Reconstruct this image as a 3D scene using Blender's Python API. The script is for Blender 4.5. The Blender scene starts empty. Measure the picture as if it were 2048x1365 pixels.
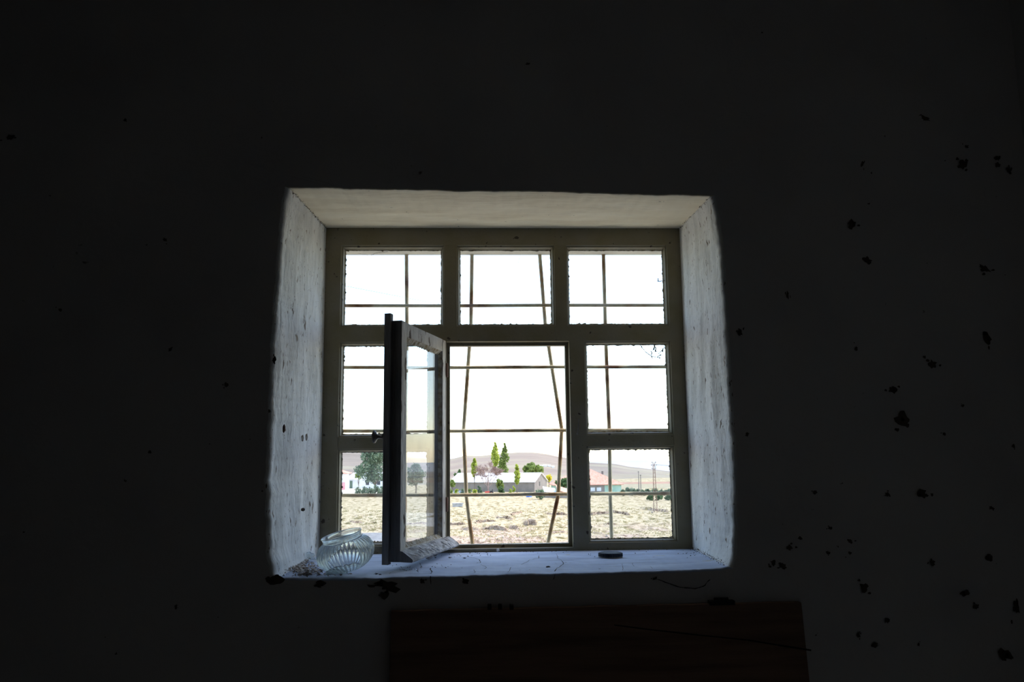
import bpy, bmesh, math, random
from mathutils import Vector, Matrix, noise as mnoise
PI = math.pi; rad = math.radians
SC = bpy.context.scene; COL = SC.collection

# ------------------------------------------------------------------ camera
EYE = Vector((0.0, 0.0, 1.3)); FPX = 1650.0
YAW, PITCH, ROLL = rad(2.55885), rad(8.19715), rad(-0.63438)
FW = Vector((math.sin(YAW)*math.cos(PITCH), math.cos(YAW)*math.cos(PITCH), math.sin(PITCH)))
R0 = Vector((math.cos(YAW), -math.sin(YAW), 0)); U0 = R0.cross(FW)
RT = math.cos(ROLL)*R0 + math.sin(ROLL)*U0
UP = -math.sin(ROLL)*R0 + math.cos(ROLL)*U0
cd = bpy.data.cameras.new('camera'); cam = bpy.data.objects.new('camera', cd); COL.objects.link(cam)
m = Matrix.Identity(4)
for i in range(3):
    m[i][0], m[i][1], m[i][2], m[i][3] = RT[i], UP[i], -FW[i], EYE[i]
cam.matrix_world = m
cd.sensor_width = 36.0; cd.lens = FPX*36.0/2048.0; cd.clip_start = 0.02; cd.clip_end = 20000
SC.camera = cam

def at(px, py, Y):
    """measured direction of the photograph carried out to the depth Y"""
    d = FW*FPX + RT*(px-1024) - UP*(py-682.5)
    return EYE + d*(Y/d.y)

# ------------------------------------------------------------------ light
SUN = Vector((0.50, 0.085, 0.86)).normalized()
w = bpy.data.worlds.new('world'); SC.world = w; w.use_nodes = True
wn = w.node_tree.nodes; wl = w.node_tree.links; wn.clear()
sky = wn.new('ShaderNodeTexSky'); sky.sky_type = 'NISHITA'; sky.sun_disc = False
sky.sun_elevation = math.asin(SUN.z); sky.sun_rotation = math.atan2(SUN.x, SUN.y)
sky.altitude = 1200; sky.air_density = 1.0; sky.dust_density = 2.0; sky.ozone_density = 1.0
bg = wn.new('ShaderNodeBackground'); bg.inputs['Strength'].default_value = 0.8
wo = wn.new('ShaderNodeOutputWorld'); wb = wn.new('ShaderNodeMix'); wb.data_type = 'RGBA'; wb.blend_type = 'MULTIPLY'; wb.inputs[0].default_value = 1.0
wb.inputs[7].default_value = (1.07, 0.99, 0.87, 1)          # warm white balance of the daylight
wl.new(sky.outputs[0], wb.inputs[6]); wl.new(wb.outputs[2], bg.inputs['Color']); wl.new(bg.outputs[0], wo.inputs['Surface'])
sd = bpy.data.lights.new('sun', 'SUN'); sd.energy = 3.6; sd.angle = rad(0.53); sd.color = (1.0, 0.93, 0.80)
so = bpy.data.objects.new('sun', sd); COL.objects.link(so); so.location = (40, 30, 60)
so.rotation_euler = SUN.to_track_quat('Z', 'Y').to_euler()
# daylight portal standing in the window opening (guides the sampling of the sky only)
pd = bpy.data.lights.new('daylight_portal', 'AREA'); pd.shape = 'RECTANGLE'; pd.size = 1.3; pd.size_y = 1.16
pd.cycles.is_portal = True
po = bpy.data.objects.new('daylight_portal', pd); COL.objects.link(po); po.location = (0.11, 3.14, 1.53)
po.rotation_euler = (rad(-90), 0, 0)
SC.view_settings.view_transform = 'Standard'; SC.view_settings.look = 'None'
SC.view_settings.exposure = 0.0; SC.view_settings.gamma = 1.0; SC.view_settings.use_curve_mapping = False
SC.cycles.max_bounces = 14; SC.cycles.diffuse_bounces = 8; SC.cycles.transparent_max_bounces = 24
SC.cycles.transmission_bounces = 12

# ------------------------------------------------------------------ materials
def newmat(name):
    mt = bpy.data.materials.new(name); mt.use_nodes = True
    nt = mt.node_tree; b = nt.nodes['Principled BSDF']
    return mt, nt, b

def M(name, cols, scale=4.0, detail=6, stretch=(1,1,1), rough=0.85, bump=0.0, bscale=30, bstretch=None,
      spots=None, spec=0.25, coord='Object', metal=0.0, distort=0.0, bdist=0.01):
    """cols: list of (position, colour) along a noise; spots: list of (scale, threshold, colour, stretch)"""
    mt, nt, b = newmat(name); N = nt.nodes; L = nt.links
    tc = N.new('ShaderNodeTexCoord')
    def mapped(st):
        mp = N.new('ShaderNodeMapping'); mp.inputs['Scale'].default_value = st
        L.new(tc.outputs[coord], mp.inputs['Vector']); return mp.outputs[0]
    nz = N.new('ShaderNodeTexNoise'); nz.inputs['Scale'].default_value = scale
    nz.inputs['Detail'].default_value = detail; nz.inputs['Distortion'].default_value = distort
    L.new(mapped(stretch), nz.inputs['Vector'])
    rp = N.new('ShaderNodeValToRGB'); el = rp.color_ramp.elements
    while len(el) < len(cols): el.new(0.5)
    for e, (p, c) in zip(el, cols): e.position = p; e.color = (*c, 1)
    L.new(nz.outputs['Fac'], rp.inputs[0]); out = rp.outputs[0]
    for (s, th, c, st) in (spots or []):
        n2 = N.new('ShaderNodeTexNoise'); n2.inputs['Scale'].default_value = s; n2.inputs['Detail'].default_value = 3
        L.new(mapped(st), n2.inputs['Vector'])
        mr = N.new('ShaderNodeMapRange'); mr.inputs['From Min'].default_value = th; mr.inputs['From Max'].default_value = th+0.03
        L.new(n2.outputs['Fac'], mr.inputs['Value'])
        mx = N.new('ShaderNodeMix'); mx.data_type = 'RGBA'; L.new(mr.outputs[0], mx.inputs[0])
        L.new(out, mx.inputs[6]); mx.inputs[7].default_value = (*c, 1); out = mx.outputs[2]
    L.new(out, b.inputs['Base Color']); b.inputs['Roughness'].default_value = rough
    b.inputs['Specular IOR Level'].default_value = spec; b.inputs['Metallic'].default_value = metal
    if bump:
        n3 = N.new('ShaderNodeTexNoise'); n3.inputs['Scale'].default_value = bscale; n3.inputs['Detail'].default_value = 8
        L.new(mapped(bstretch or stretch), n3.inputs['Vector'])
        bp = N.new('ShaderNodeBump'); bp.inputs['Strength'].default_value = bump; bp.inputs['Distance'].default_value = bdist
        L.new(n3.outputs['Fac'], bp.inputs['Height']); L.new(bp.outputs[0], b.inputs['Normal'])
    return mt

def glassmat(name, tint, dirt, dirt_lo, dirt_hi, scale=9.0, refl=1.0):
    mt = bpy.data.materials.new(name); mt.use_nodes = True; nt = mt.node_tree; N = nt.nodes; L = nt.links
    N.clear(); o = N.new('ShaderNodeOutputMaterial')
    tr = N.new('ShaderNodeBsdfTransparent'); tr.inputs[0].default_value = (*tint, 1)
    gl = N.new('ShaderNodeBsdfGlossy'); gl.inputs['Roughness'].default_value = 0.0
    ge = N.new('ShaderNodeNewGeometry'); dt = N.new('ShaderNodeVectorMath'); dt.operation = 'DOT_PRODUCT'
    L.new(ge.outputs['Normal'], dt.inputs[0]); L.new(ge.outputs['Incoming'], dt.inputs[1])
    def mth(op, a, b):
        m_ = N.new('ShaderNodeMath'); m_.operation = op
        for k, v in ((0, a), (1, b)):
            if v is None: continue
            if isinstance(v, (int, float)): m_.inputs[k].default_value = v
            else: L.new(v, m_.inputs[k])
        return m_.outputs[0]
    c = mth('SUBTRACT', 1.0, mth('ABSOLUTE', dt.outputs['Value'], None))      # Schlick reflectance of one glass surface
    mu_ = mth('MULTIPLY_ADD', mth('POWER', c, 5.0), .96); mu_.node.inputs[2].default_value = .04
    class _W: outputs = [mth('MULTIPLY', mu_, refl)]
    mu = _W
    m1 = N.new('ShaderNodeMixShader'); L.new(mu.outputs[0], m1.inputs[0]); L.new(tr.outputs[0], m1.inputs[1]); L.new(gl.outputs[0], m1.inputs[2])
    df = N.new('ShaderNodeBsdfDiffuse'); df.inputs[0].default_value = (.6, .62, .62, 1)
    tl = N.new('ShaderNodeBsdfTranslucent'); tl.inputs[0].default_value = (.6, .62, .64, 1)
    m2 = N.new('ShaderNodeMixShader'); m2.inputs[0].default_value = .6; L.new(df.outputs[0], m2.inputs[1]); L.new(tl.outputs[0], m2.inputs[2])
    tc = N.new('ShaderNodeTexCoord'); nz = N.new('ShaderNodeTexNoise'); nz.inputs['Scale'].default_value = scale; nz.inputs['Detail'].default_value = 9
    L.new(tc.outputs['Object'], nz.inputs['Vector'])
    mr = N.new('ShaderNodeMapRange'); mr.inputs['From Min'].default_value = .45; mr.inputs['From Max'].default_value = .85
    mr.inputs['To Min'].default_value = dirt_lo; mr.inputs['To Max'].default_value = dirt_hi; L.new(nz.outputs['Fac'], mr.inputs['Value'])
    m3 = N.new('ShaderNodeMixShader'); L.new(mr.outputs[0], m3.inputs[0]); L.new(m1.outputs[0], m3.inputs[1]); L.new(m2.outputs[0], m3.inputs[2])
    L.new(m3.outputs[0], o.inputs['Surface']); return mt

MAT = {}
MAT['wall'] = M('dull_wall_paint', [(.3,(.64,.605,.60)),(.5,(.70,.665,.655)),(.7,(.74,.70,.685))], 3, 8, rough=.95, bump=.25, bscale=25,
                spots=[(11, .76, (.16,.12,.09), (1,1,1.2)), (38, .75, (.13,.10,.08), (1,1,1)), (5, .76, (.30,.22,.14), (2.5,1,.5))])
MAT['white'] = M('whitewash_plaster', [(.3,(.62,.62,.60)),(.48,(.76,.76,.745)),(.7,(.82,.82,.81))], 7, 9, stretch=(1.5,1.5,.6), rough=.95,
                 bump=.55, bscale=30, bstretch=(1.6,1.6,.7), bdist=.010,
                 spots=[(46, .665, (.20,.165,.13), (1.2,1.2,.5)), (17, .70, (.24,.20,.16), (1,1,.6)), (90, .665, (.36,.32,.28), (1,1,.7))])
MAT['whitetop'] = M('whitewash_lintel', [(.3,(.80,.70,.52)),(.5,(.87,.78,.60)),(.7,(.90,.82,.65))], 6, 8, stretch=(.5,2,1), rough=.95,
                 bump=.3, bscale=22, bstretch=(.4,2.5,1), spots=[(42, .73, (.15,.12,.09), (1,1,1))])
MAT['sill'] = M('painted_cement_sill', [(.3,(.40,.45,.58)),(.5,(.51,.58,.74)),(.7,(.61,.68,.83))], 8, 8, stretch=(.6,2,1), rough=.8,
                 bump=.25, bscale=30, bstretch=(.6,2,1), spots=[(30, .73, (.14,.12,.11), (1,1,1)), (9, .70, (.52,.50,.42), (1,1.6,1))])
MAT['frame'] = M('olive_oil_paint', [(.3,(.20,.172,.100)),(.5,(.225,.198,.135)),(.75,(.24,.218,.17))], 9, 7, stretch=(1,1,1), rough=.6,
                 bump=.25, bscale=40, spots=[(36, .672, (.06,.045,.03), (1,1,1)), (13, .715, (.22,.20,.15), (1,1,1))])
MAT['sashwhite'] = M('peeling_white_paint', [(.3,(.33,.30,.26)),(.45,(.50,.48,.43)),(.7,(.60,.58,.53))], 16, 9, stretch=(1,1,.5), rough=.85,
                 bump=.7, bscale=60, bstretch=(1,1,.4), spots=[(26, .635, (.10,.075,.055), (1,1,.5)), (60, .66, (.16,.13,.1), (1,1,.4))])
MAT['sashdark'] = M('bare_dark_wood', [(.3,(.19,.18,.18)),(.6,(.29,.275,.275))], 12, 8, stretch=(6,6,.6), rough=.8, bump=.5, bscale=30, bstretch=(8,8,.7))
MAT['weathered'] = M('weathered_flaking_wood', [(.3,(.20,.185,.18)),(.5,(.42,.42,.42)),(.68,(.60,.60,.61))], 18, 10, stretch=(.6,1,2.2), rough=.95,
                 bump=1.0, bscale=45, bstretch=(.5,1.2,3), spots=[(40,.66,(.15,.13,.12),(.6,1,1.6))])
MAT['putty'] = M('old_glazing_putty', [(.35,(.26,.20,.11)),(.6,(.46,.43,.36))], 60, 6, rough=.9, bump=.8, bscale=120)
MAT['bar'] = M('rusty_painted_iron', [(.34,(.16,.065,.03)),(.43,(.40,.28,.16)),(.52,(.52,.47,.34)),(.7,(.60,.57,.45))], 9, 8, rough=.7, bump=.4, bscale=60)
MAT['pane'] = glassmat('dusty_window_glass', (.955,.98,.995), .5, 0.0, .07, 14)
MAT['sashpane'] = glassmat('dusty_sash_glass', (.93,.955,.98), .5, .01, .10, 12, refl=.62)
MAT['knob'] = M('tarnished_metal_knob', [(.4,(.16,.14,.13)),(.6,(.26,.24,.22))], 30, 4, rough=.45, spec=.5, metal=.4)
MAT['black'] = M('black_rubber_lid', [(.4,(.016,.02,.026)),(.6,(.035,.042,.055))], 12, 5, rough=.75, spec=.2)
MAT['boardwood'] = M('dark_reddish_wood', [(.3,(.17,.10,.07)),(.6,(.32,.19,.13))], 5, 8, stretch=(.5,1,6), rough=.75, bump=.4, bscale=12, bstretch=(.5,1,9))
MAT['crack'] = M('dark_crack_line', [(.4,(.02,.017,.015)),(.6,(.03,.026,.022))], 12, 3, rough=1)
MAT['chip'] = M('bare_mud_under_chipped_paint', [(.4,(.085,.065,.05)),(.6,(.13,.10,.075))], 40, 5, rough=1)
MAT['debris'] = M('dry_crumbs', [(.35,(.16,.11,.08)),(.48,(.46,.39,.33)),(.62,(.64,.60,.56))], 60, 5, rough=1)
MAT['insect'] = M('dead_insect_black', [(.4,(.015,.013,.013)),(.6,(.035,.03,.03))], 60, 3, rough=.6)
MAT['web'] = M('dusty_cobweb_thread', [(.4,(.035,.03,.035)),(.6,(.06,.055,.06))], 60, 3, rough=1)
MAT['floor'] = M('dark_earth_floor', [(.4,(.60,.56,.52)),(.6,(.66,.62,.57))], 6, 6, rough=1)
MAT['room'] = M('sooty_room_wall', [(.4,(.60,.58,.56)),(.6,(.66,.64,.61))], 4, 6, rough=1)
MAT['darkwall'] = M('dark_unseen_wall', [(.4,(.08,.07,.06)),(.6,(.12,.105,.09))], 4, 6, rough=1)  # kept dark so the unseen left and back walls return little light
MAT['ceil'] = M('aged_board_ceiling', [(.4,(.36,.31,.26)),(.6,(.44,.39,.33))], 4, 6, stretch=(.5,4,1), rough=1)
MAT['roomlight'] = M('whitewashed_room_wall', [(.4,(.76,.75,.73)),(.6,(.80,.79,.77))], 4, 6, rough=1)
MAT['outwall'] = M('exterior_render', [(.4,(.50,.47,.42)),(.6,(.58,.55,.49))], 6, 6, rough=1, bump=.4)

def glassy():
    mt, nt, b = newmat('pale_pressed_glass')
    b.inputs['Base Color'].default_value = (.93,.97,.97,1); b.inputs['Roughness'].default_value = .06
    b.inputs['Transmission Weight'].default_value = 1.0; b.inputs['IOR'].default_value = 1.45
    N = nt.nodes; L = nt.links
    df = N.new('ShaderNodeBsdfDiffuse'); df.inputs[0].default_value = (.62,.68,.70,1)
    tl = N.new('ShaderNodeBsdfTranslucent'); tl.inputs[0].default_value = (.66,.72,.74,1)
    tp = N.new('ShaderNodeBsdfTransparent'); tp.inputs[0].default_value = (.92,.95,.95,1)
    a = N.new('ShaderNodeMixShader'); a.inputs[0].default_value = .5; L.new(df.outputs[0], a.inputs[1]); L.new(tl.outputs[0], a.inputs[2])
    c = N.new('ShaderNodeMixShader'); c.inputs[0].default_value = .35; L.new(b.outputs[0], c.inputs[1]); L.new(tp.outputs[0], c.inputs[2])
    d = N.new('ShaderNodeMixShader'); d.inputs[0].default_value = .16; L.new(c.outputs[0], d.inputs[1]); L.new(a.outputs[0], d.inputs[2])
    L.new(d.outputs[0], N['Material Output'].inputs['Surface']); return mt
MAT['glass'] = glassy()

def leafmat(name, c1, c2, c3, bare=False):
    mt = bpy.data.materials.new(name); mt.use_nodes = True; nt = mt.node_tree; N = nt.nodes; L = nt.links; N.clear()
    o = N.new('ShaderNodeOutputMaterial'); tc = N.new('ShaderNodeTexCoord'); nz = N.new('ShaderNodeTexNoise')
    nz.inputs['Scale'].default_value = 1.3; nz.inputs['Detail'].default_value = 6; L.new(tc.outputs['Object'], nz.inputs['Vector'])
    rp = N.new('ShaderNodeValToRGB'); el = rp.color_ramp.elements; el.new(.5)
    for e, (p, c) in zip(el, ((.32,c1),(.5,c2),(.68,c3))): e.position = p; e.color = (*c, 1)
    L.new(nz.outputs['Fac'], rp.inputs[0])
    df = N.new('ShaderNodeBsdfDiffuse'); tl = N.new('ShaderNodeBsdfTranslucent'); L.new(rp.outputs[0], df.inputs[0]); L.new(rp.outputs[0], tl.inputs[0])
    mx = N.new('ShaderNodeMixShader'); mx.inputs[0].default_value = .42; L.new(df.outputs[0], mx.inputs[1]); L.new(tl.outputs[0], mx.inputs[2])
    L.new(mx.outputs[0], o.inputs['Surface']); return mt
MAT['leaf_yellow'] = leafmat('yellow_green_leaves', (.26,.33,.06), (.42,.48,.09), (.60,.62,.17))
MAT['leaf_green'] = leafmat('green_leaves', (.13,.18,.06), (.23,.30,.09), (.40,.45,.16))
MAT['leaf_dark'] = leafmat('dark_green_leaves', (.06,.10,.05), (.12,.19,.08), (.20,.30,.12))
MAT['leaf_grey'] = leafmat('grey_green_leaves', (.10,.14,.09), (.19,.25,.16), (.33,.40,.28))
MAT['leaf_gold'] = leafmat('golden_leaves', (.50,.42,.04), (.70,.62,.08), (.82,.74,.15))
MAT['twig'] = leafmat('pinkish_bare_twigs', (.38,.27,.24), (.50,.37,.33), (.58,.45,.41))
MAT['bark'] = M('grey_brown_bark', [(.4,(.13,.10,.08)),(.6,(.22,.18,.15))], 3, 5, rough=1)
MAT['tin'] = M('pale_tin_roof', [(.4,(.72,.72,.73)),(.6,(.80,.80,.80))], 2, 4, rough=.6)
MAT['barnwall'] = M('grey_render', [(.35,(.22,.195,.175)),(.65,(.28,.25,.225))], .8, 6, rough=1)
MAT['whitehouse'] = M('white_render', [(.4,(.66,.66,.68)),(.6,(.74,.74,.75))], .8, 5, rough=1)
MAT['pinkwall'] = M('pink_render', [(.4,(.66,.30,.33)),(.6,(.72,.36,.38))], .8, 5, rough=1)
MAT['greenwall'] = M('mint_green_render', [(.4,(.34,.50,.40)),(.6,(.42,.57,.47))], .8, 5, rough=1)
MAT['redroof'] = M('pale_red_tiles', [(.4,(.60,.27,.19)),(.6,(.70,.36,.27))], 2, 6, rough=.9)
MAT['doorgreen'] = M('green_door_paint', [(.4,(.10,.15,.11)),(.6,(.14,.20,.15))], 3, 4, rough=.7)
MAT['darkglass'] = M('dark_opening', [(.4,(.03,.03,.04)),(.6,(.05,.05,.06))], 3, 3, rough=.4)
MAT['rust'] = M('rusty_lattice_steel', [(.4,(.20,.11,.08)),(.6,(.30,.19,.14))], 3, 5, rough=.9)
MAT['pole'] = M('grey_wood_pole', [(.4,(.13,.11,.10)),(.6,(.20,.17,.15))], 3, 5, rough=.9)
MAT['red'] = M('red_machine_paint', [(.4,(.50,.06,.04)),(.6,(.62,.09,.06))], 3, 4, rough=.5)
MAT['tyre'] = M('tyre_rubber', [(.4,(.02,.02,.02)),(.6,(.04,.04,.04))], 3, 4, rough=.9)
MAT['blue'] = M('blue_tarpaulin', [(.4,(.05,.14,.50)),(.6,(.08,.20,.62))], 3, 4, rough=.6)
MAT['bluegrey'] = M('blue_grey_plastic', [(.4,(.30,.38,.50)),(.6,(.36,.44,.56))], 3, 4, rough=.6)
MAT['concrete'] = M('grey_concrete', [(.4,(.30,.29,.28)),(.6,(.40,.39,.38))], 2, 6, rough=1)
MAT['rockm'] = M('pale_brown_rock', [(.4,(.30,.25,.20)),(.6,(.42,.35,.28))], 3, 6, rough=1)
MAT['straw'] = leafmat('dry_grass_blades', (.34,.28,.15), (.46,.38,.22), (.34,.32,.15))

def groundmat():
    mt, nt, b = newmat('dry_grass_and_soil'); N = nt.nodes; L = nt.links
    geo = N.new('ShaderNodeNewGeometry')
    def noise(sc, det=8, st=(1,1,1)):
        mp = N.new('ShaderNodeMapping'); mp.inputs['Scale'].default_value = st; L.new(geo.outputs['Position'], mp.inputs['Vector'])
        n = N.new('ShaderNodeTexNoise'); n.inputs['Scale'].default_value = sc; n.inputs['Detail'].default_value = det
        L.new(mp.outputs[0], n.inputs['Vector']); return n.outputs['Fac']
    def ramp(src, stops):
        r = N.new('ShaderNodeValToRGB'); el = r.color_ramp.elements
        while len(el) < len(stops): el.new(.5)
        for e, (p, c) in zip(el, stops): e.position = p; e.color = (*c, 1)
        L.new(src, r.inputs[0]); return r.outputs[0]
    def mix(f, a, c):
        mx = N.new('ShaderNodeMix'); mx.data_type = 'RGBA'; L.new(f, mx.inputs[0]); L.new(a, mx.inputs[6]); L.new(c, mx.inputs[7]); return mx.outputs[2]
    grass = ramp(noise(.9, 12, (1,.55,1)), [(.34,(.17,.14,.065)),(.43,(.35,.285,.16)),(.52,(.56,.455,.31)),(.62,(.44,.355,.22)),(.72,(.26,.235,.11))])
    soil = ramp(noise(1.5, 12, (1,.5,1)), [(.34,(.17,.115,.08)),(.45,(.34,.245,.18)),(.55,(.52,.40,.31)),(.68,(.38,.275,.205))])
    # steep faces show bare soil
    sx = N.new('ShaderNodeSeparateXYZ'); L.new(geo.outputs['Normal'], sx.inputs[0])
    mr = N.new('ShaderNodeMapRange'); mr.inputs['From Min'].default_value = .93; mr.inputs['From Max'].default_value = .80; L.new(sx.outputs['Z'], mr.inputs['Value'])
    c1 = mix(mr.outputs[0], grass, soil)
    pat = N.new('ShaderNodeMapRange'); pat.inputs['From Min'].default_value = .44; pat.inputs['From Max'].default_value = .52
    L.new(noise(.16, 9, (1,.9,1)), pat.inputs['Value'])
    sp = N.new('ShaderNodeSeparateXYZ'); L.new(geo.outputs['Position'], sp.inputs[0])
    near = N.new('ShaderNodeMapRange'); near.inputs['From Min'].default_value = 114; near.inputs['From Max'].default_value = 100; L.new(sp.outputs['Y'], near.inputs['Value'])
    mu = N.new('ShaderNodeMath'); mu.operation = 'MULTIPLY'; L.new(near.outputs[0], mu.inputs[0]); L.new(pat.outputs[0], mu.inputs[1])
    c2 = mix(mu.outputs[0], c1, soil)
    bounce_zone = N.new('ShaderNodeMapRange'); bounce_zone.inputs['From Min'].default_value = 74; bounce_zone.inputs['From Max'].default_value = 62; L.new(sp.outputs['Y'], bounce_zone.inputs['Value'])
    bounce_pale = ramp(noise(1.1, 8), [(.35,(.62,.53,.40)),(.65,(.74,.65,.50))]); c2 = mix(bounce_zone.outputs[0], c2, bounce_pale)      # unseen near ground paled to bounce warm light into the window head
    L.new(c2, b.inputs['Base Color']); b.inputs['Roughness'].default_value = 1; b.inputs['Specular IOR Level'].default_value = .05
    bp = N.new('ShaderNodeBump'); bp.inputs['Strength'].default_value = .8; bp.inputs['Distance'].default_value = .45
    L.new(noise(3.5, 8), bp.inputs['Height']); L.new(bp.outputs[0], b.inputs['Normal'])
    return mt
MAT['ground'] = groundmat()
MAT['hill'] = M('bare_dry_hillside', [(.3,(.20,.155,.12)),(.5,(.26,.205,.16)),(.62,(.29,.245,.17)),(.75,(.33,.275,.22))], .012, 9, stretch=(1,2.2,3), rough=1,
                bump=.6, bscale=.05, bdist=4)
MAT['mountain'] = M('far_mountain_rock', [(.3,(.40,.39,.38)),(.7,(.46,.45,.43))], .002, 6, rough=1)
MAT['track'] = M('pale_dirt_track', [(.4,(.66,.60,.50)),(.6,(.74,.69,.60))], 2, 6, rough=1)
MAT['redearth'] = M('red_ploughed_earth', [(.4,(.32,.17,.11)),(.6,(.38,.22,.15))], .6, 6, rough=1)
MAT['stubble'] = M('pale_stubble_field', [(.4,(.30,.25,.15)),(.6,(.35,.29,.185))], .6, 6, rough=1)
MAT['grey_ground'] = M('grey_ground_surface', [(.4,(.20,.19,.185)),(.6,(.26,.25,.24))], 1.2, 8, rough=1)

# ------------------------------------------------------------------ mesh helpers
def link(name, me, mat, parent=None, smooth=False):
    for mm in (mat if isinstance(mat, (list, tuple)) else [mat]): me.materials.append(mm)
    o = bpy.data.objects.new(name, me); COL.objects.link(o)
    if parent is not None: o.parent = parent
    if smooth:
        for p in me.polygons: p.use_smooth = True
    return o

def pymesh(name, V, F, mat, parent=None, smooth=False):
    me = bpy.data.meshes.new(name); me.from_pydata([tuple(v) for v in V], [], F); me.update()
    return link(name, me, mat, parent, smooth)

def bmobj(name, bm, mat, parent=None, smooth=False, bevel=0.0, seg=2):
    if bevel:
        es = [e for e in bm.edges if len(e.link_faces) == 2 and e.calc_face_angle(0) > .6]
        bmesh.ops.bevel(bm, geom=es, offset=bevel, segments=seg, affect='EDGES', profile=.5)
    me = bpy.data.meshes.new(name); bm.to_mesh(me); bm.free()
    return link(name, me, mat, parent, smooth)

def box(bm, a, b, M4=None):
    x0,y0,z0 = a; x1,y1,z1 = b
    vs = [bm.verts.new(Vector(p)) for p in ((x0,y0,z0),(x1,y0,z0),(x1,y1,z0),(x0,y1,z0),(x0,y0,z1),(x1,y0,z1),(x1,y1,z1),(x0,y1,z1))]
    if M4 is not None:
        for v in vs: v.co = M4 @ v.co
    for f in ((3,2,1,0),(4,5,6,7),(0,1,5,4),(1,2,6,5),(2,3,7,6),(3,0,4,7)): bm.faces.new([vs[i] for i in f])
    return vs

def prism(bm, poly, fn):
    """poly of 2D points swept between fn(p,0) and fn(p,1)"""
    a = [bm.verts.new(fn(p, 0)) for p in poly]; b = [bm.verts.new(fn(p, 1)) for p in poly]
    n = len(poly); bm.faces.new(a[::-1]); bm.faces.new(b)
    for i in range(n): bm.faces.new((a[i], a[(i+1)%n], b[(i+1)%n], b[i]))

def tube(bm, pts, radii, seg=8, flat=None, caps=True):
    rings = []
    for i, p in enumerate(pts):
        p = Vector(p); d = (Vector(pts[min(i+1, len(pts)-1)]) - Vector(pts[max(i-1, 0)])).normalized()
        ref = Vector((0,0,1)) if abs(d.z) < .9 else Vector((0,1,0))
        u = d.cross(ref).normalized(); v = d.cross(u).normalized(); r = radii[i] if isinstance(radii, (list,tuple)) else radii
        rings.append([bm.verts.new(p + (u*math.cos(2*PI*k/seg) + v*math.sin(2*PI*k/seg))*r) for k in range(seg)])
    for a, b in zip(rings, rings[1:]):
        for k in range(seg): bm.faces.new((a[k], a[(k+1)%seg], b[(k+1)%seg], b[k]))
    if caps: bm.faces.new(rings[0][::-1]); bm.faces.new(rings[-1])

def lathe(bm, prof, seg=32, M4=Matrix.Identity(4), rad_fn=None):
    rings = []
    for (r, z) in prof:
        rg = []
        for k in range(seg):
            a = 2*PI*k/seg; rr = rad_fn(r, z, a) if rad_fn else r
            rg.append(bm.verts.new(M4 @ Vector((rr*math.cos(a), rr*math.sin(a), z))))
        rings.append(rg)
    for a, b in zip(rings, rings[1:]):
        for k in range(seg): bm.faces.new((a[k], a[(k+1)%seg], b[(k+1)%seg], b[k]))
    return rings

def tag(o, label, cat, group=None, kind=None):
    o['label'] = label; o['category'] = cat
    if group: o['group'] = group
    if kind: o['kind'] = kind
    return o

def thing(name, loc, label, cat, group=None, rz=0):
    e = bpy.data.objects.new(name, None); COL.objects.link(e); e.empty_display_size = .1
    e.location = loc; e.rotation_euler = (0, 0, rz); return tag(e, label, cat, group)

def struct(o): o['kind'] = 'structure'; return o

def nz(p, s=1.0, o=3): return mnoise.fractal(Vector(p)*s, 1.0, 2.0, o)
random.seed(7)
Z0 = EYE.z          # heights below are written relative to eye level and shifted by Z0

# ================================================================== ROOM
WY, FY = 2.4, 3.0     # room face of the thick wall, room face of the window frame
XL, XR, YB, ZT = -4.2, 1.72, -2.2, 2.95
def slab(name, a, b, mat):
    bm = bmesh.new(); box(bm, a, b); return struct(bmobj(name, bm, mat))
slab('floor', (XL-.2, YB-.2, -.15), (XR+.2, WY+.02, 0), MAT['floor'])
slab('ceiling', (XL-.2, YB-.2, ZT), (XR+.2, 3.13, ZT+.2), MAT['ceil'])
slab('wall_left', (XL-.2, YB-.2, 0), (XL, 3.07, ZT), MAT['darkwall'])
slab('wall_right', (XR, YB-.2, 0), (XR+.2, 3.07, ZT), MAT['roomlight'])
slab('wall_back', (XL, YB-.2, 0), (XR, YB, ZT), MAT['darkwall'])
slab('added_bounce_wall', (.25, -1.15, 0), (XR, -1.0, ZT), MAT['roomlight'])  # added behind the camera to bounce light onto the right of the wall

# outline of the opening on the room face of the wall
def poly_at(pts): return [Vector((at(x, y, WY).x, WY, at(x, y, WY).z)) for x, y in pts]
TOP = poly_at([(579,376),(600,377),(650,376),(700,378),(800,380),(870,381),(915,384),(1000,383),(1100,384),(1180,387),(1240,389),(1300,391),(1370,391),(1421,393)])
RGT = poly_at([(1421,393),(1425,405),(1431,440),(1436,470),(1441,510),(1447,600),(1452,700),(1457,780),(1460,830),(1463,900),(1466,970),(1467,1050),(1465,1100),(1462,1122),(1457,1134)])
BOT = poly_at([(1457,1134),(1440,1137),(1400,1140),(1300,1143),(1200,1146),(1100,1148),(1000,1150),(900,1153),(820,1154),(750,1157),(640,1158),(558,1156)])
LFT = poly_at([(558,1156),(549,1148),(543,1110),(541,1040),(541,960),(545,850),(549,740),(553,640),(560,560),(566,480),(569,440),(573,405),(579,376)])
def resample(pl, n):
    d = [0]
    for a, b in zip(pl, pl[1:]): d.append(d[-1] + (b-a).length)
    out = []
    for i in range(n+1):
        t = d[-1]*i/n; k = max(j for j in range(len(d)) if d[j] <= t+1e-9); k = min(k, len(pl)-2)
        out.append(pl[k].lerp(pl[k+1], (t-d[k])/(d[k+1]-d[k])))
    return out
IX0, IX1, IZ0, IZ1 = -.552, .773, Z0-.323, Z0+.861
def inner(a, b): return [Vector((a[0], FY, a[1])), Vector((b[0], FY, b[1]))]
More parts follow.
